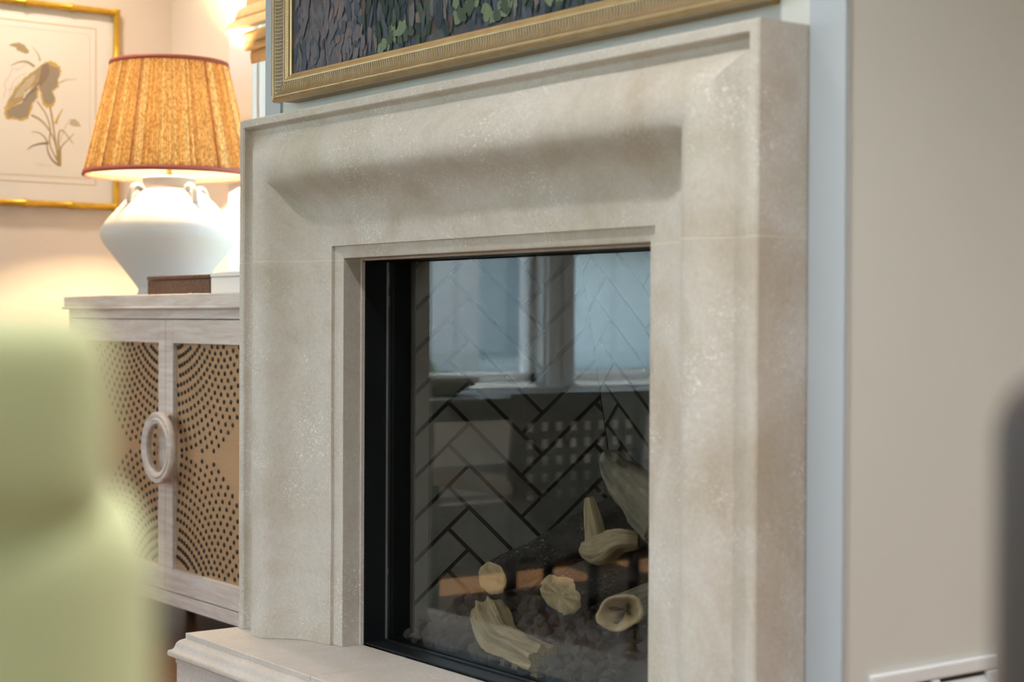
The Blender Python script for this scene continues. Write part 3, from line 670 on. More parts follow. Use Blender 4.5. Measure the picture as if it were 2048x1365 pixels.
# ------------------------------------------------------------------ wall register on the side of the breast
RX = BX
reg_o = thing('wall_register', 'white slotted air register low on the beige side of the chimney breast', 'vent', (RX, 0.19, 0.34))
y0, y1, z0, z1 = 0.052, 0.333, 0.245, 0.4195
b = MB(); t = 0.009
for (a, c, d, e) in ((y0, y1, z1-0.022, z1), (y0, y1, z0, z0+0.022), (y0, y0+0.026, z0+0.022, z1-0.022), (y1-0.026, y1, z0+0.022, z1-0.022), ((y0+y1)/2-0.009, (y0+y1)/2+0.009, z0+0.022, z1-0.022)): b.box(RX, RX+t, a, c, d, e)
b.build('face_plate', TRIM, reg_o, bevel=0.0035)
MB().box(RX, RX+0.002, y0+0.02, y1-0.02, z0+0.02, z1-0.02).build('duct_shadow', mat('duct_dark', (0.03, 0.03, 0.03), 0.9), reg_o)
for (a, c) in ((y0+0.026, (y0+y1)/2-0.009), ((y0+y1)/2+0.009, y1-0.026)):
    for k in range(9):
        z = z0+0.028+k*0.0138
        MB().add([(RX+0.002, a, z+0.005), (RX+0.002, c, z+0.005), (RX+0.0075, c, z-0.003), (RX+0.0075, a, z-0.003), (RX+0.002, a, z+0.0065), (RX+0.002, c, z+0.0065), (RX+0.0088, c, z-0.003), (RX+0.0088, a, z-0.003)],
                 [(0,1,2,3),(4,7,6,5),(0,4,5,1),(1,5,6,2),(2,6,7,3),(3,7,4,0)]).build('louver', TRIM, reg_o)

# ------------------------------------------------------------------ cabinet
XS = -1.868; CXL, CXR, CYF, CYB = -2.575, -1.160, 0.225, 0.668
cab = thing('sideboard_cabinet', 'whitewashed wood cabinet with nailhead patterned raffia doors left of the fireplace', 'cabinet', ((CXL+CXR)/2, 0.45, 0))
MB().box(CXL-0.012, CXR+0.012, CYF-0.012, CYB, 0.955, 0.990).build('top', CERUSE, cab, bevel=0.003)
MB().tube([(CXL-0.014, CYF-0.013, 0.9525), (CXR+0.014, CYF-0.013, 0.9525)], 0.004, 8).build('bead', CERUSE, cab, smooth=True)
b = MB(); b.box(CXL, CXR, CYF, CYF+0.02, 0.922, 0.954).box(CXL, CXR, CYF, CYF+0.02, 0.131, 0.167).box(CXL, CXL+0.022, CYF, CYB, 0.131, 0.955).box(CXR-0.022, CXR, CYF, CYB, 0.131, 0.955).box(CXL+0.022, CXR-0.022, CYB-0.012, CYB, 0.131, 0.955).box(CXL+0.022, CXR-0.022, CYF+0.02, CYB, 0.131, 0.155)
b.build('body', CERUSE, cab, bevel=0.002)
for x in (CXL+0.05, CXR-0.05):
    for y in (CYF+0.05, CYB-0.05): MB().tube([(x, y, 0.0), (x, y, 0.131)], [0.016, 0.024], 12).build('leg', DKWOOD, cab, smooth=True)
nail_me = None
doors = []
for s, (dx0, dx1) in ((-1, (CXL+0.024, XS-0.0012)), (1, (XS+0.0012, CXR-0.024))):
    sl, sr = (0.075, 0.046) if s < 0 else (0.046, 0.075)
    b = MB(); z0, z1 = 0.1695, 0.9195; yb = CYF+0.026
    b.box(dx0, dx0+sl, CYF, yb, z0, z1).box(dx1-sr, dx1, CYF, yb, z0, z1).box(dx0+sl, dx1-sr, CYF, yb, 0.855, z1).box(dx0+sl, dx1-sr, CYF, yb, z0, 0.232)
    d = b.build('door', CERUSE, cab, bevel=0.0016)
    MB().box(dx0+sl-0.004, dx1-sr+0.004, CYF+0.013, CYF+0.022, 0.228, 0.859).build('raffia_panel', RAFFIA, d)
    doors.append((d, dx0+sl, dx1-sr))
# nailheads: two fans of arcs, one from above, one from below
npts = []
for di, (d, xa, xb) in enumerate(doors):
    for fan in (0, 1):
        k = 0
        for ri in range(14):
            r = 0.2475+0.0255*ri
            for ai in range(-24, 25):
                th = 0.0285+0.057*ai
                x = XS+0.006+r*sin(th); z = 1.085-r*cos(th)
                if fan: z = 1.109-z
                if fan == 0 and z < 0.5585 or fan == 1 and z > 0.5505: continue
                if xa+0.006 < x < xb-0.006 and 0.237 < z < 0.850: npts.append((di, x, z))
bm = bmesh.new(); bmesh.ops.create_uvsphere(bm, u_segments=8, v_segments=5, radius=0.0070)
bmesh.ops.delete(bm, geom=[v for v in bm.verts if v.co.z < -0.001], context='VERTS')
for v in bm.verts: v.co = Vector((v.co.x, -v.co.z*0.6, v.co.y))
for f in bm.faces: f.smooth = True
nail_me = bpy.data.meshes.new('nailhead'); bm.to_mesh(nail_me); bm.free(); nail_me.materials.append(NAIL)
YN = CYF+0.0128
def vis(n):
    px_, py_ = proj((n[1], YN, n[2]))
    hid = px_ > 484 or (px_ < 200+0.28*max(0, py_-1000) and py_ > 660) or px_ < 190
    return (1 if hid else 0, (Vector((n[1], YN, n[2]))-CAM).length)
npts.sort(key=vis)
for n_ in npts[:300]:
    d = doors[n_[0]][0]; o = link('nailhead', nail_me, d); o.location = Vector((n_[1], YN, n_[2]))-wloc(d)
for di, (d, xa, xb) in enumerate(doors):
    b = MB()
    for n_ in npts[300:]:
        if n_[0] != di: continue
        rows = [[(n_[1]+q*cos(2*pi*k/7), YN-h, n_[2]+q*sin(2*pi*k/7)) for k in range(7)] for q, h in ((0.0070, 0.0), (0.0058, 0.0025), (0.0024, 0.0042))]
        b.grid(rows, close_v=True, cap1=True)
    b.build('nailheads', NAIL, d, kind='stuff', smooth=True)
# round ring pull
RC = at(1, 313, 897, CYF-0.040); HZ = RC.z
ringc = Vector((RC.x, CYF-0.033, HZ))
b = MB(); pts = [(ringc.x+0.083*cos(2*pi*k/40), ringc.y, ringc.z+0.083*sin(2*pi*k/40)) for k in range(40)]
rp_ = [(-0.016, -0.007), (-0.011, -0.011), (-0.003, -0.0125), (0.001, -0.0085), (0.005, -0.010), (0.012, -0.0105), (0.016, -0.006), (0.016, 0.005), (0.011, 0.010), (-0.011, 0.010), (-0.016, 0.005)]
rows = [[(ringc.x+(0.083+a)*cos(2*pi*k/48), ringc.y+y, ringc.z+(0.083+a)*sin(2*pi*k/48)) for a, y in rp_] for k in range(48)]
hd = b.grid(rows, close_u=True, close_v=True).build('ring_handle', CERUSE, doors[1][0], auto=radians(50))
for zz in (0.083, -0.083):
    MB().tube([(ringc.x, CYF+0.002, HZ+zz), (ringc.x, CYF-0.026, HZ+zz)], 0.011, 12).build('handle_mount', CERUSE, doors[1][0], smooth=True)

# ------------------------------------------------------------------ things on the cabinet
def boxthing(name, label, x0, x1, y0, y1, z0, z1, mt, lid):
    root = thing(name, label, 'box', ((x0+x1)/2, (y0+y1)/2, z0))
    MB().box(x0, x1, y0, y1, z0, z1-lid).build('body', mt, root, bevel=0.0025)
    MB().box(x0-0.0015, x1+0.0015, y0-0.0015, y1+0.0015, z1-lid+0.001, z1).build('lid', mt, root, bevel=0.0025)
    return root
boxthing('leather_box', 'low brown crocodile leather box on the cabinet in front of the lamp', -2.05, -1.652, 0.252, 0.315, 0.9905, 1.043, LEATHER, 0.012)
boxthing('white_box', 'low white lacquered box on the cabinet beside the fireplace surround', -1.640, -1.30, 0.250, 0.42, 0.9905, 1.047, WHITEBOX, 0.014)

# table lamp
LA = at(1, 338, 587, 0.415); LX, LY, LZ = LA.x, 0.415, 0.9905
lamp = thing('table_lamp', 'lit table lamp with white ceramic jar base and orange string shade on the cabinet', 'lamp', (LX, LY, LZ))
vp = [(0.0, 0.0), (0.092, 0.0), (0.094, 0.006), (0.090, 0.018), (0.094, 0.026), (0.105, 0.042), (0.128, 0.072), (0.155, 0.106), (0.180, 0.138), (0.196, 0.160), (0.2035, 0.177), (0.2045, 0.190), (0.200, 0.204), (0.188, 0.222), (0.170, 0.244), (0.150, 0.266), (0.130, 0.287), (0.110, 0.305), (0.092, 0.318), (0.080, 0.326), (0.0775, 0.332), (0.0775, 0.346), (0.081, 0.351), (0.081, 0.356), (0.076, 0.359), (0.0, 0.359)]
base = MB().lathe(vp, (LX, LY, LZ), 64).build('jar_base', CERAMIC, lamp, smooth=True)
view_a = atan2(CAM.y-LY, CAM.x-LX)
for k in range(4):
    a = view_a+radians(33)+k*pi/2; r0, zz = 0.128, LZ+0.290
    u = Vector((cos(a), sin(a), 0)); c = Vector((LX, LY, 0))
    pts = [c+u*q+Vector((0, 0, LZ+h)) for q, h in ((0.092, 0.314), (0.104, 0.327), (0.120, 0.327), (0.131, 0.314), (0.136, 0.297), (0.138, 0.278))]
    p, r = interp(pts, [0.010, 0.0095, 0.009, 0.009, 0.0095, 0.010], 4); MB().tube(p, r, 10).build('handle', CERAMIC, base, smooth=True)
MB().tube([(LX, LY, LZ+0.358), (LX, LY, LZ+0.455)], 0.008, 12).build('stem', BRASS, lamp, smooth=True)
MB().lathe([(0.0, 0), (0.017, 0.0), (0.019, 0.01), (0.019, 0.05), (0.015, 0.056), (0, 0.056)], (LX, LY, LZ+0.42), 16).build('socket', BRASS, lamp, smooth=True)
BULBM = emit('bulb_glow', (1.0, 0.70, 0.36), 90)
MB().lathe([(0.0, 0.115), (0.012, 0.112), (0.026, 0.098), (0.031, 0.078), (0.028, 0.058), (0.018, 0.034), (0.013, 0.016), (0.013, 0.0)], (LX, LY, LZ+0.475), 16).build('bulb', BULBM, lamp, smooth=True)
ll = bpy.data.lights.new('lamp_light', 'POINT'); ll.energy = 150; ll.color = (1.0, 0.71, 0.41); ll.shadow_soft_size = 0.04
lo = bpy.data.objects.new('lamp_light', ll); COL.objects.link(lo); lo.parent = lamp; lo.location = (0, 0, 0.545)
# harp
hp_ = [Vector((LX, LY, LZ))+Vector((x, 0, z)) for x, z in ((0.016, 0.45), (0.045, 0.50), (0.052, 0.58), (0.035, 0.66), (0.0, 0.692), (-0.035, 0.66), (-0.052, 0.58), (-0.045, 0.50), (-0.016, 0.45))]
p, r = interp(hp_, [0.0022]*9, 5); MB().tube(p, r, 6).build('harp', BRASS, lamp, smooth=True)
SZ0, SZ1, SR0, SR1 = LZ+0.362, LZ+0.705, 0.252, 0.171
def transl(name, col, w=0.5, attr=None, rough=0.8):
    mt = bpy.data.materials.new(name); mt.use_nodes = True; t = mt.node_tree; t.nodes.clear()
    o = t.nodes.new('ShaderNodeOutputMaterial'); mx = t.nodes.new('ShaderNodeMixShader'); d = t.nodes.new('ShaderNodeBsdfDiffuse'); tr = t.nodes.new('ShaderNodeBsdfTranslucent')
    mx.inputs[0].default_value = w; t.links.new(d.outputs[0], mx.inputs[1]); t.links.new(tr.outputs[0], mx.inputs[2]); t.links.new(mx.outputs[0], o.inputs[0])
    d.inputs[0].default_value = (*col, 1); tr.inputs[0].default_value = (*col, 1)
    return mt, d, tr
STR, sd_, st_ = transl('straw_string', (0.72, 0.45, 0.16), 0.78)
t = STR.node_tree; at_n = t.nodes.new('ShaderNodeAttribute'); at_n.attribute_name = 'strand'
tc = t.nodes.new('ShaderNodeTexCoord'); mp = t.nodes.new('ShaderNodeMapping'); mp.inputs['Scale'].default_value = (1, 1, 0.55); t.links.new(tc.outputs['Object'], mp.inputs[0])
nz_ = t.nodes.new('ShaderNodeTexNoise'); nz_.inputs['Scale'].default_value = 170; nz_.inputs['Detail'].default_value = 3; t.links.new(mp.outputs[0], nz_.inputs['Vector'])
rm = t.nodes.new('ShaderNodeValToRGB'); e = rm.color_ramp; e.elements[0].position = 0.36; e.elements[0].color = (0.42, 0.33, 0.26, 1); e.elements[1].position = 0.62; e.elements[1].color = (1.1, 1.08, 1.04, 1)
t.links.new(nz_.outputs[0], rm.inputs[0]); mxc = t.nodes.new('ShaderNodeMix'); mxc.data_type = 'RGBA'; mxc.blend_type = 'MULTIPLY'; mxc.inputs[0].default_value = 1
t.links.new(at_n.outputs['Color'], mxc.inputs[6]); t.links.new(rm.outputs[0], mxc.inputs[7]); t.links.new(mxc.outputs[2], sd_.inputs[0]); t.links.new(mxc.outputs[2], st_.inputs[0])
LIN, _, _ = transl('shade_lining', (0.95, 0.92, 0.84), 0.78)
rr = random.Random(3); NS = 200; rows = []; cols = []
strand = []
for k in range(NS):
    q = rr.random()
    c = (0.80, 0.57, 0.27) if q < 0.45 else (0.98, 0.80, 0.48) if q < 0.70 else (0.58, 0.37, 0.16) if q < 0.92 else (0.20, 0.10, 0.07)
    f = 0.85+0.3*rr.random(); strand.append(tuple(min(1, x*f) for x in c))
for j in range(26):
    tt = j/25; z = SZ0+(SZ1-SZ0)*tt; row = []
    for k in range(NS):
        for q in range(4):
            a = 2*pi*(k+q/4)/NS; r = (SR0+(SR1-SR0)*tt)+(0.0006, 0.0030, 0.0038, 0.0030)[q]*(0.8+0.5*noise.noise((k*2.1, j*0.45, 1)))
            row.append((LX+r*cos(a), LY+r*sin(a), z))
    rows.append(row)
so = MB().grid(rows, close_v=True).build('string_shade', STR, lamp, smooth=True)
ca_ = so.data.color_attributes.new('strand', 'FLOAT_COLOR', 'POINT'); flat = []
for j in range(26):
    for k in range(NS):
        for q in range(4):
            c = strand[k] if q else tuple(x*0.5 for x in strand[k]); flat += [*c, 1.0]
ca_.data.foreach_set('color', flat)
MB().lathe([(SR0-0.004, 0.0), (SR1-0.004, SZ1-SZ0)], (LX, LY, SZ0), 64).build('lining', LIN, so, smooth=True)
for nm, r, z, h in (('lower', SR0, SZ0, 0.013), ('upper', SR1, SZ1, 0.012)):
    k_ = (SR1-SR0)/(SZ1-SZ0); z_ = z if nm == 'lower' else z-h
    rr0 = r-(0 if nm == 'lower' else k_*h)
    MB().lathe([(rr0-0.0055, -0.001), (rr0+0.0055, -0.001), (rr0+0.0058+k_*h, h), (rr0-0.0052+k_*h, h), (rr0-0.0055, -0.001)], (LX, LY, z_), 72).build('trim_band', BAND, so, smooth=True, label='rust red fabric band along the shade edge')
b = MB()
for k in range(3): b.tube([(LX, LY, SZ1-0.014), (LX+(SR1-0.005)*cos(k*2.094), LY+(SR1-0.005)*sin(k*2.094), SZ1-0.006)], 0.002, 6)
b.build('spider', BRASS, so)
MB().lathe([(0, 0.03), (0.006, 0.028), (0.009, 0.02), (0.005, 0.012), (0.008, 0.004), (0.008, 0.0)], (LX, LY, SZ1-0.012), 14).build('finial', BRASS, lamp, smooth=True)

# ------------------------------------------------------------------ botanical print on the left wall
PRX = XL; PY1 = 0.506; PZT, PZB = 1.950, 1.282; PY0 = PY1-0.64
pr = thing('botanical_print', 'botanical flower print in gilt bamboo frame hanging on the wall behind the lamp', 'picture', (PRX, (PY0+PY1)/2, PZB))
def bar(a, c):
    a, c = Vector(a), Vector(c); L = (c-a).length; n = max(2, int(L/0.15)); pts = []; rad = []
    for k in range(n):
        for t_, r_ in ((0.0, 0.0138), (0.035, 0.0138), (0.06, 0.0112), (0.5, 0.0108), (0.94, 0.0112), (0.965, 0.0138)):
            pts.append(a+(c-a)*((k+t_)/n)); rad.append(r_)
    pts.append(c); rad.append(0.0138)
    o = MB().tube(pts, rad, 12).build('bamboo_rail', BAMBOO, pr, smooth=True)
    for k in range(1, n): MB().tube([a+(c-a)*((k-0.035)/n), a+(c-a)*((k+0.02)/n)], 0.0146, 12).build('node', BAMBOO, o, smooth=True)
fx = PRX+0.016
bar((fx, PY0+0.011, PZT-0.011), (fx, PY1-0.011, PZT-0.011)); bar((fx, PY0+0.011, PZB+0.011), (fx, PY1-0.011, PZB+0.011))
bar((fx, PY0+0.011, PZB), (fx, PY0+0.011, PZT)); bar((fx, PY1-0.011, PZB), (fx, PY1-0.011, PZT))
MB().box(PRX+0.002, PRX+0.008, PY0+0.012, PY1-0.012, PZB+0.012, PZT-0.012).build('mat_board', MATB, pr)
PXP = PRX+0.0084
LNM = mat('ochre_line', (0.60, 0.45, 0.26), 0.8)
ly1, lz1, lz0 = at(0, 191, 59, PXP).y, at(0, 191, 59, PXP).z, at(0, 191, 370, PXP).z; ly0 = PY0+PY1-ly1
def frame_line(ins_, w, mt, nm):
    b = MB(); a0, a1, c0, c1 = ly0+ins_, ly1-ins_, lz0+ins_*1.0, lz1-ins_
    for (p0, p1, q0, q1) in ((a0, a1, c0-w, c0), (a0, a1, c1, c1+w), (a0-w, a0, c0-w, c1+w), (a1, a1+w, c0-w, c1+w)): b.box(PXP-0.0003, PXP+0.0002, p0, p1, q0, q1)
    b.build(nm, mt, pr)
frame_line(0.0, 0.0032, LNM, 'mat_line'); frame_line(0.020, 0.0018, mat('pale_ochre_line', (0.72, 0.58, 0.44), 0.8), 'mat_line')
MB().box(PXP-0.0004, PXP, ly0+0.022, ly1-0.022, lz0+0.022, lz1-0.022).build('paper', PAPER, pr)
def ink(c): return mat('print_ink', c, 0.85)
INK = {'gold': ink((0.56, 0.38, 0.10)), 'grey': ink((0.30, 0.255, 0.20)), 'olive': ink((0.38, 0.30, 0.165)), 'pale': ink((0.50, 0.43, 0.31)), 'stem': ink((0.36, 0.27, 0.12)), 'line': ink((0.58, 0.42, 0.36)), 'brown': ink((0.24, 0.18, 0.14))}
ptk = [0]
def pp(x, y, k): return at(0, x*250/776, y*250/776, PXP+0.0003+0.00012*k)
def patch(poly, ik, nm='printed_leaf', lev=None):
    ptk[0] += 1; k = lev if lev is not None else 1
    pts = [pp(x, y, k) for x, y in poly]; MB().add(pts, [tuple(range(len(pts)))]).build(nm, INK[ik], pr)
def stroke(pts, w0, w1, ik, nm='printed_stem', lev=1):
    P, rr_ = interp([(x, y, 0) for x, y in pts], [w0]*len(pts), 5); n = len(P); rows = []
    for i, q in enumerate(P):
        t_ = (P[min(i+1, n-1)]-P[max(i-1, 0)]).normalized(); w = w0+(w1-w0)*i/(n-1); nn = Vector((-t_.y, t_.x, 0))*w
        rows.append([pp(q.x+nn.x, q.y+nn.y, lev), pp(q.x-nn.x, q.y-nn.y, lev)])
    MB().grid(rows).build(nm, INK[ik], pr)
def wob(poly, amp, sub=4, seed=1):
    r_ = random.Random(seed); out = []
    for i in range(len(poly)):
        a, c = poly[i], poly[(i+1) % len(poly)]
        for k in range(sub): t_ = k/sub; out.append((a[0]+(c[0]-a[0])*t_+r_.uniform(-amp, amp), a[1]+(c[1]-a[1])*t_+r_.uniform(-amp, amp)))
    return out
stroke([(310, 660), (328, 760), (340, 850), (372, 1030)], 6, 4, 'stem'); stroke([(230, 630), (285, 710), (312, 800), (310, 900), (372, 1030)], 4, 4, 'stem')
stroke([(195, 715), (250, 745), (300, 800), (340, 880), (355, 960)], 7, 3, 'olive'); stroke([(290, 890), (300, 950), (330, 1000), (372, 1030)], 3, 7, 'brown')
stroke([(170, 930), (200, 908), (250, 893), (300, 890)], 2, 8, 'brown'); stroke([(195, 818), (240, 825), (275, 850), (298, 890)], 2, 6, 'olive')
stroke([(460, 830), (420, 870), (380, 915), (360, 980)], 2, 6, 'olive'); stroke([(455, 895), (430, 860), (390, 812), (368, 820), (362, 880), (372, 950)], 2, 6, 'stem')
stroke([(345, 770), (360, 730), (390, 675)], 10, 2, 'gold'); stroke([(435, 740), (400, 800), (372, 880)], 2, 2, 'line')
patch([(352, 930), (380, 935), (380, 1034), (365, 1030), (350, 985)], 'stem', 'printed_stem', 2)
stroke([(65, 410), (110, 388), (165, 384), (215, 415)], 2, 9, 'olive'); stroke([(250, 380), (235, 335), (200, 290)], 5, 1, 'olive'); stroke([(370, 515), (410, 497), (480, 492)], 6, 1, 'pale')
patch(wob([(52, 280), (85, 268), (118, 264), (150, 280), (180, 312), (180, 330), (160, 335), (130, 322), (105, 312), (100, 298), (82, 290)], 2, 2), 'olive')
patch(wob([(430, 770), (440, 740), (465, 740), (482, 755), (508, 788), (480, 787), (455, 785)], 2, 2), 'pale')
L1 = [(25, 690), (60, 662), (130, 640), (160, 590), (200, 560), (237, 545), (240, 600), (205, 640), (192, 690), (175, 740), (122, 748), (72, 737), (36, 742)]
L2 = [(25, 680), (42, 636), (70, 588), (120, 518), (170, 468), (230, 418), (278, 388), (272, 440), (246, 490), (200, 538), (150, 578), (138, 622), (92, 648), (52, 662)]
L3 = [(275, 388), (312, 378), (372, 408), (382, 450), (364, 492), (362, 540), (322, 570), (348, 622), (330, 660), (290, 674), (260, 640), (254, 592), (238, 548), (255, 480)]
def inset(poly, f): 
    cx_, cy_ = sum(p[0] for p in poly)/len(poly), sum(p[1] for p in poly)/len(poly); return [(cx_+(x-cx_)*f, cy_+(y-cy_)*f) for x, y in poly]
for i_, (L_, c_) in enumerate(((L1, 'grey'), (L3, 'grey'), (L2, 'olive'))):
    patch(wob(L_, 5, 4, i_), 'gold', 'printed_petal', 2+2*i_); patch(wob(inset(L_, 0.86), 4, 3, i_+5), c_, 'printed_petal', 3+2*i_)
patch(wob(inset(L2, 0.55), 4, 3, 20), 'pale', 'printed_petal', 8); patch(wob([(262, 400), (300, 392), (312, 440), (285, 500), (250, 540), (170, 600), (150, 640), (160, 590), (240, 500)], 3, 2, 3), 'brown', 'printed_petal', 9)
patch([(228, 535), (240, 528), (248, 540), (240, 552), (228, 548)], 'pale', 'printed_petal', 10)
for pl in ([(20, 605), (35, 560), (30, 520), (60, 470), (75, 430), (110, 425)], [(60, 600), (75, 530), (110, 480), (165, 455)], [(100, 440), (140, 415), (165, 395)], [(45, 560), (90, 545), (120, 500)]): stroke(pl, 1.6, 1.6, 'line', 'printed_outline')
stroke([(222, 1022), (235, 1015), (245, 1028), (258, 1018), (270, 1030), (290, 1024), (320, 1036)], 1.2, 1.0, 'line', 'pencil_mark')

# ------------------------------------------------------------------ roman shade on the back window
rsh = thing('roman_shade', 'folded woven straw roman shade hanging above the window beside the lamp', 'window shade', (-1.75, YB-0.03, 1.72))
STRAWB = mat('woven_straw', (0.66, 0.47, 0.24), 0.85); g = NG(STRAWB); g.base(g.mix(g.noise(g.coord((30, 30, 160)), 2, 4), (0.50, 0.33, 0.15), (0.78, 0.60, 0.35))); g.bump(g.noise(g.coord((20, 20, 260)), 2, 3), 0.5, 0.003)
X0, X1 = -2.185, -1.30
def fold(zt, zb, yt, yb_, bulge):
    """one hanging fold: drops from (yt,zt), bellies out and turns back at the bottom"""
    pts = []
    for k in range(9):
        t_ = k/8; pts.append((yt+(yb_-yt)*t_-bulge*sin(pi*min(1, t_*1.1)*0.85), zt+(zb-zt)*t_))
    pts += [(yb_-bulge*0.15, zb-0.006), (yb_+0.012, zb-0.004), (yb_+0.020, zb+0.008), (yt+0.022, zt-0.004)]
    rows = [[(x, y, z) for y, z in pts] for x in [X0+(X1-X0)*k/12 for k in range(13)]]
    MB().grid(rows, close_v=True, cap0=True, cap1=True).build('fold', STRAWB, rsh, smooth=True)
fold(2.30, 1.86, YB-0.050, YB-0.062, 0.012)
fold(1.885, 1.838, YB-0.060, YB-0.100, 0.016)
fold(1.850, 1.795, YB-0.070, YB-0.130, 0.020)
fold(1.805, 1.770, YB-0.060, YB-0.085, 0.012)
fold(1.780, 1.748, YB-0.055, YB-0.070, 0.008)
fold(1.755, 1.712, YB-0.045, YB-0.048, 0.006)
MB().box(X0, X1, YB-0.052, YB-0.023, 2.27, 2.32).build('head_rail', TRIM, rsh, bevel=0.003)

# ------------------------------------------------------------------ blurred chairs near the camera
fw2 = Vector((_f.x, _f.y, 0)).normalized(); rt2 = Vector((-fw2.y, fw2.x, 0))*-1
def soft_slab(x0, x1, y0, y1, z0, z1, r, mt, name, parent, seg=6):
    return MB().box(x0, x1, y0, y1, z0, z1).build(name, mt, parent, local=True, bevel=r, seg=seg, smooth=True)
def ground_at(px, d):
    k = (px-CX)/FPX*d; p = CAM+fw2*d+rt2*k; return p
def armchair(name, label, px_edge, d, side, turn, w, H, roll_h, mt, body_in):
    """chair seen from behind; local +x along its width away from the picture centre, +y forward (away from the camera)"""
    p = ground_at(px_edge, d); ang = atan2(fw2.y, fw2.x)-pi/2+turn
    root = thing(name, label, 'armchair', (p.x, p.y, 0), ang)
    s = side  # -1: chair extends to the left of its edge, +1: to the right
    def S_(x0, x1, *a): 
        lo, hi = sorted((s*x0, s*x1)); return soft_slab(lo, hi, *a)
    S_(0.0, w, 0.0, 0.13, 0.16, H-roll_h-0.002, 0.030, mt, 'backrest', root)
    if body_in > 0: S_(body_in, w-body_in, -0.002, 0.135, H-roll_h-0.016, H, roll_h*0.34, mt, 'head_roll', root)
    S_(0.01, 0.13, 0.13, w, 0.16, 0.60, 0.045, mt, 'arm', root); S_(w-0.13, w-0.01, 0.13, w, 0.16, 0.60, 0.045, mt, 'arm', root)
    S_(0.13, w-0.13, 0.13, w-0.02, 0.16, 0.32, 0.02, mt, 'seat_frame', root); S_(0.135, w-0.135, 0.14, w, 0.325, 0.46, 0.05, mt, 'seat_cushion', root)
    for lx in (0.06, w-0.06):
        for ly_ in (0.06, w-0.07): MB().tube([(s*lx, ly_, 0.0), (s*lx, ly_, 0.17)], [0.014, 0.022], 12).build('leg', WOODLEG, root, local=True, smooth=True)
    return root
armchair('green_armchair', 'lime green upholstered armchair with padded head roll close to the camera', 322, 0.50, -1, radians(15), 0.68, 0.9225, 0.0505, GREEN, 0.0135)
armchair('leather_armchair', 'dark brown leather armchair at the edge beside the beige chimney side', 1982, 0.66, 1, radians(-19), 0.66, 0.906, 0.0, DKLEATHER, 0.0)

# ------------------------------------------------------------------ dining group seen in the reflection
tab = thing('dining_table', 'dark wood dining table by the window, seen reflected in the glass', 'table', (-1.88, -1.55, 0))
MB().box(-2.16, -1.60, -2.35, -0.72, 0.655, 0.69).build('tabletop', DKWOOD, tab, bevel=0.006)
MB().box(-2.11, -1.65, -2.29, -0.78, 0.622, 0.655).build('apron', DKWOOD, tab)
for x in (-2.10, -1.66):
    for y in (-2.28, -0.79): MB().tube([(x, y, 0), (x, y, 0.66)], [0.025, 0.036], 10).build('leg', DKWOOD, tab, smooth=True)
bowl = tag(MB().lathe([(0.0, 0.004), (0.05, 0.0), (0.08, 0.012), (0.12, 0.035), (0.135, 0.055), (0.130, 0.055), (0.11, 0.037), (0.07, 0.02), (0.0, 0.012)], (-1.92, -1.02, 0.6902), 40).build('serving_bowl', CERAMIC, None, smooth=True), 'wide white bowl on the dark dining table, seen reflected', 'bowl')
ben = thing('added_low_bench', 'low dark wooden bench added under the left windows to darken the reflection', 'bench', (-2.72, -1.95, 0))  # bench added to darken the lower part of the reflected room
MB().box(-2.838, -2.60, -3.0, -1.0, 0.20, 0.25).build('top', DKWOOD, ben, bevel=0.005)
MB().box(-2.838, -2.63, -2.98, -1.02, 0.03, 0.20).build('front', DKWOOD, ben)
for y_ in (-2.9, -1.1): MB().box(-2.82, -2.64, y_-0.04, y_+0.04, 0.0, 0.03).build('foot', DKWOOD, ben)
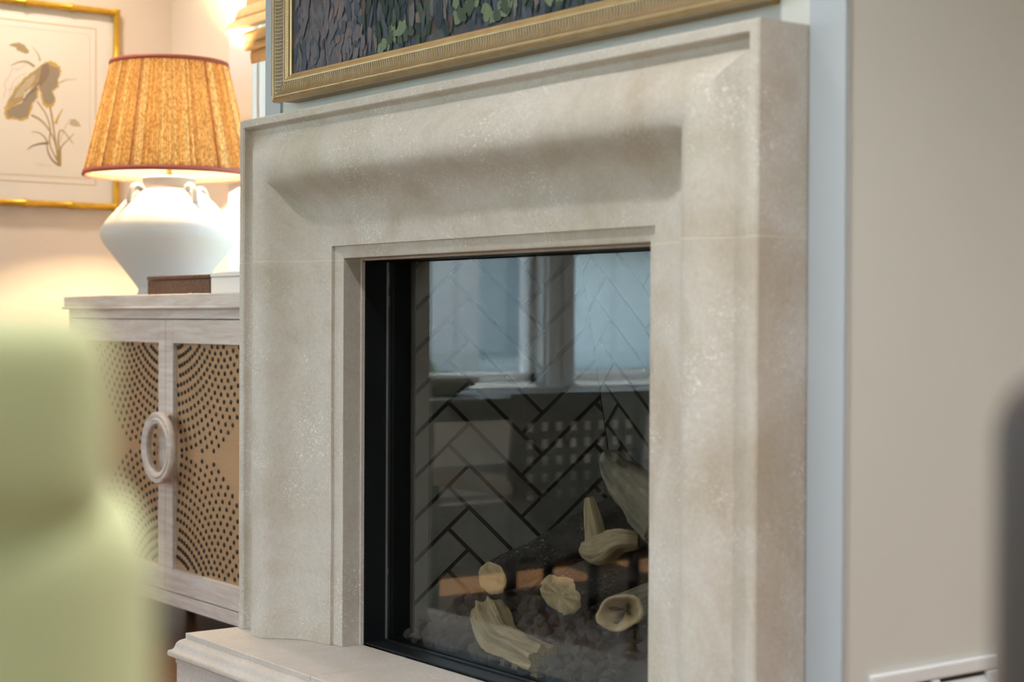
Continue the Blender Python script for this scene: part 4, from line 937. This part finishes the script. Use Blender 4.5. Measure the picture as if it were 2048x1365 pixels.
def lattice_chair(x, y, rz, label, ztop, zlo):
    root = thing('lattice_chair', label, 'chair', (x, y, 0), rz, 'lattice back dining chairs')
    w = 0.25
    MB().box(-0.23, 0.23, -w, w, 0.42, 0.47).build('seat', mat('seat_fabric', (0.45, 0.42, 0.36), 0.9), root, local=True, bevel=0.012)
    for sy in (-1, 1):
        MB().tube([(0.21, sy*(w-0.02), 0), (0.215, sy*(w-0.02), 0.45), (0.25, sy*(w-0.02), ztop)], 0.018, 8).build('back_leg', DKWOOD, root, local=True, smooth=True)
        MB().tube([(-0.20, sy*(w-0.03), 0), (-0.20, sy*(w-0.03), 0.43)], 0.018, 8).build('front_leg', DKWOOD, root, local=True, smooth=True)
    MB().box(0.232, 0.262, -w, w, ztop-0.03, ztop+0.025).build('top_rail', DKWOOD, root, local=True, bevel=0.004)
    MB().box(0.214, 0.240, -w, w, zlo, zlo+0.03).build('bottom_rail', DKWOOD, root, local=True, bevel=0.004)
    n = 9
    for k in range(n):
        yy = -w+0.04+(2*w-0.08)*k/(n-1); MB().box(0.232, 0.246, yy-0.011, yy+0.011, zlo+0.02, ztop-0.02).build('lattice_slat', DKWOOD, root, local=True)
    m_ = max(3, int((ztop-zlo)/0.046))
    for k in range(1, m_):
        z = zlo+(ztop-zlo)*k/m_; MB().box(0.230, 0.244, -w+0.02, w-0.02, z-0.011, z+0.011).build('lattice_rail', DKWOOD, root, local=True)
    return root
lattice_chair(-1.62, -1.16, 0.0, 'dark lattice back chair at the near end of the dining table, seen reflected', 0.69, 0.30)
lattice_chair(-1.50, -1.69, 0.0, 'dark taller lattice back chair beyond the first one, seen reflected', 0.73, 0.36)

# ------------------------------------------------------------------ unseen recessed ceiling lights, added to brighten the room
CAN = emit('fill_downlight_glow', (1.0, 0.86, 0.68), 14)
def can(x, y, label, pw=90):
    warm = 'botanical' in label
    root = thing('added_recessed_light', label, 'ceiling light', (x, y, ZC), 0, 'added ceiling fill lights')
    MB().lathe([(0.055, -0.001), (0.085, -0.006), (0.088, -0.001), (0.085, 0.0)], (x, y, ZC), 32).build('trim_ring', TRIM, root, smooth=True)
    MB().lathe([(0.0, 0.0), (0.056, 0.0)], (x, y, ZC-0.002), 32).build('lens', CAN, root)
    l = bpy.data.lights.new('fill_downlight', 'SPOT'); l.energy = pw; l.color = (1.0, 0.84, 0.66) if warm else (1.0, 0.985, 0.96); l.spot_size = radians(125); l.spot_blend = 0.8; l.shadow_soft_size = 0.06
    o = bpy.data.objects.new('fill_downlight', l); COL.objects.link(o); o.parent = root; o.location = (0, 0, -0.02)
for x, y, w, pw_ in ((-1.9, -1.2, 'nearest the left windows', 14), (0.0, -1.15, 'straight before the fireplace', 36), (1.25, -1.15, 'before the right end of the fireplace', 135), (2.6, -0.5, 'right of the chimney breast', 150), (-2.35, 0.02, 'over the cabinet by the botanical print', 70), (-1.4, -3.6, 'at the garden end by the left windows', 60), (1.4, -3.6, 'at the garden end on the right', 45)):
    can(x, y, 'added unseen recessed ceiling light '+w, pw_)
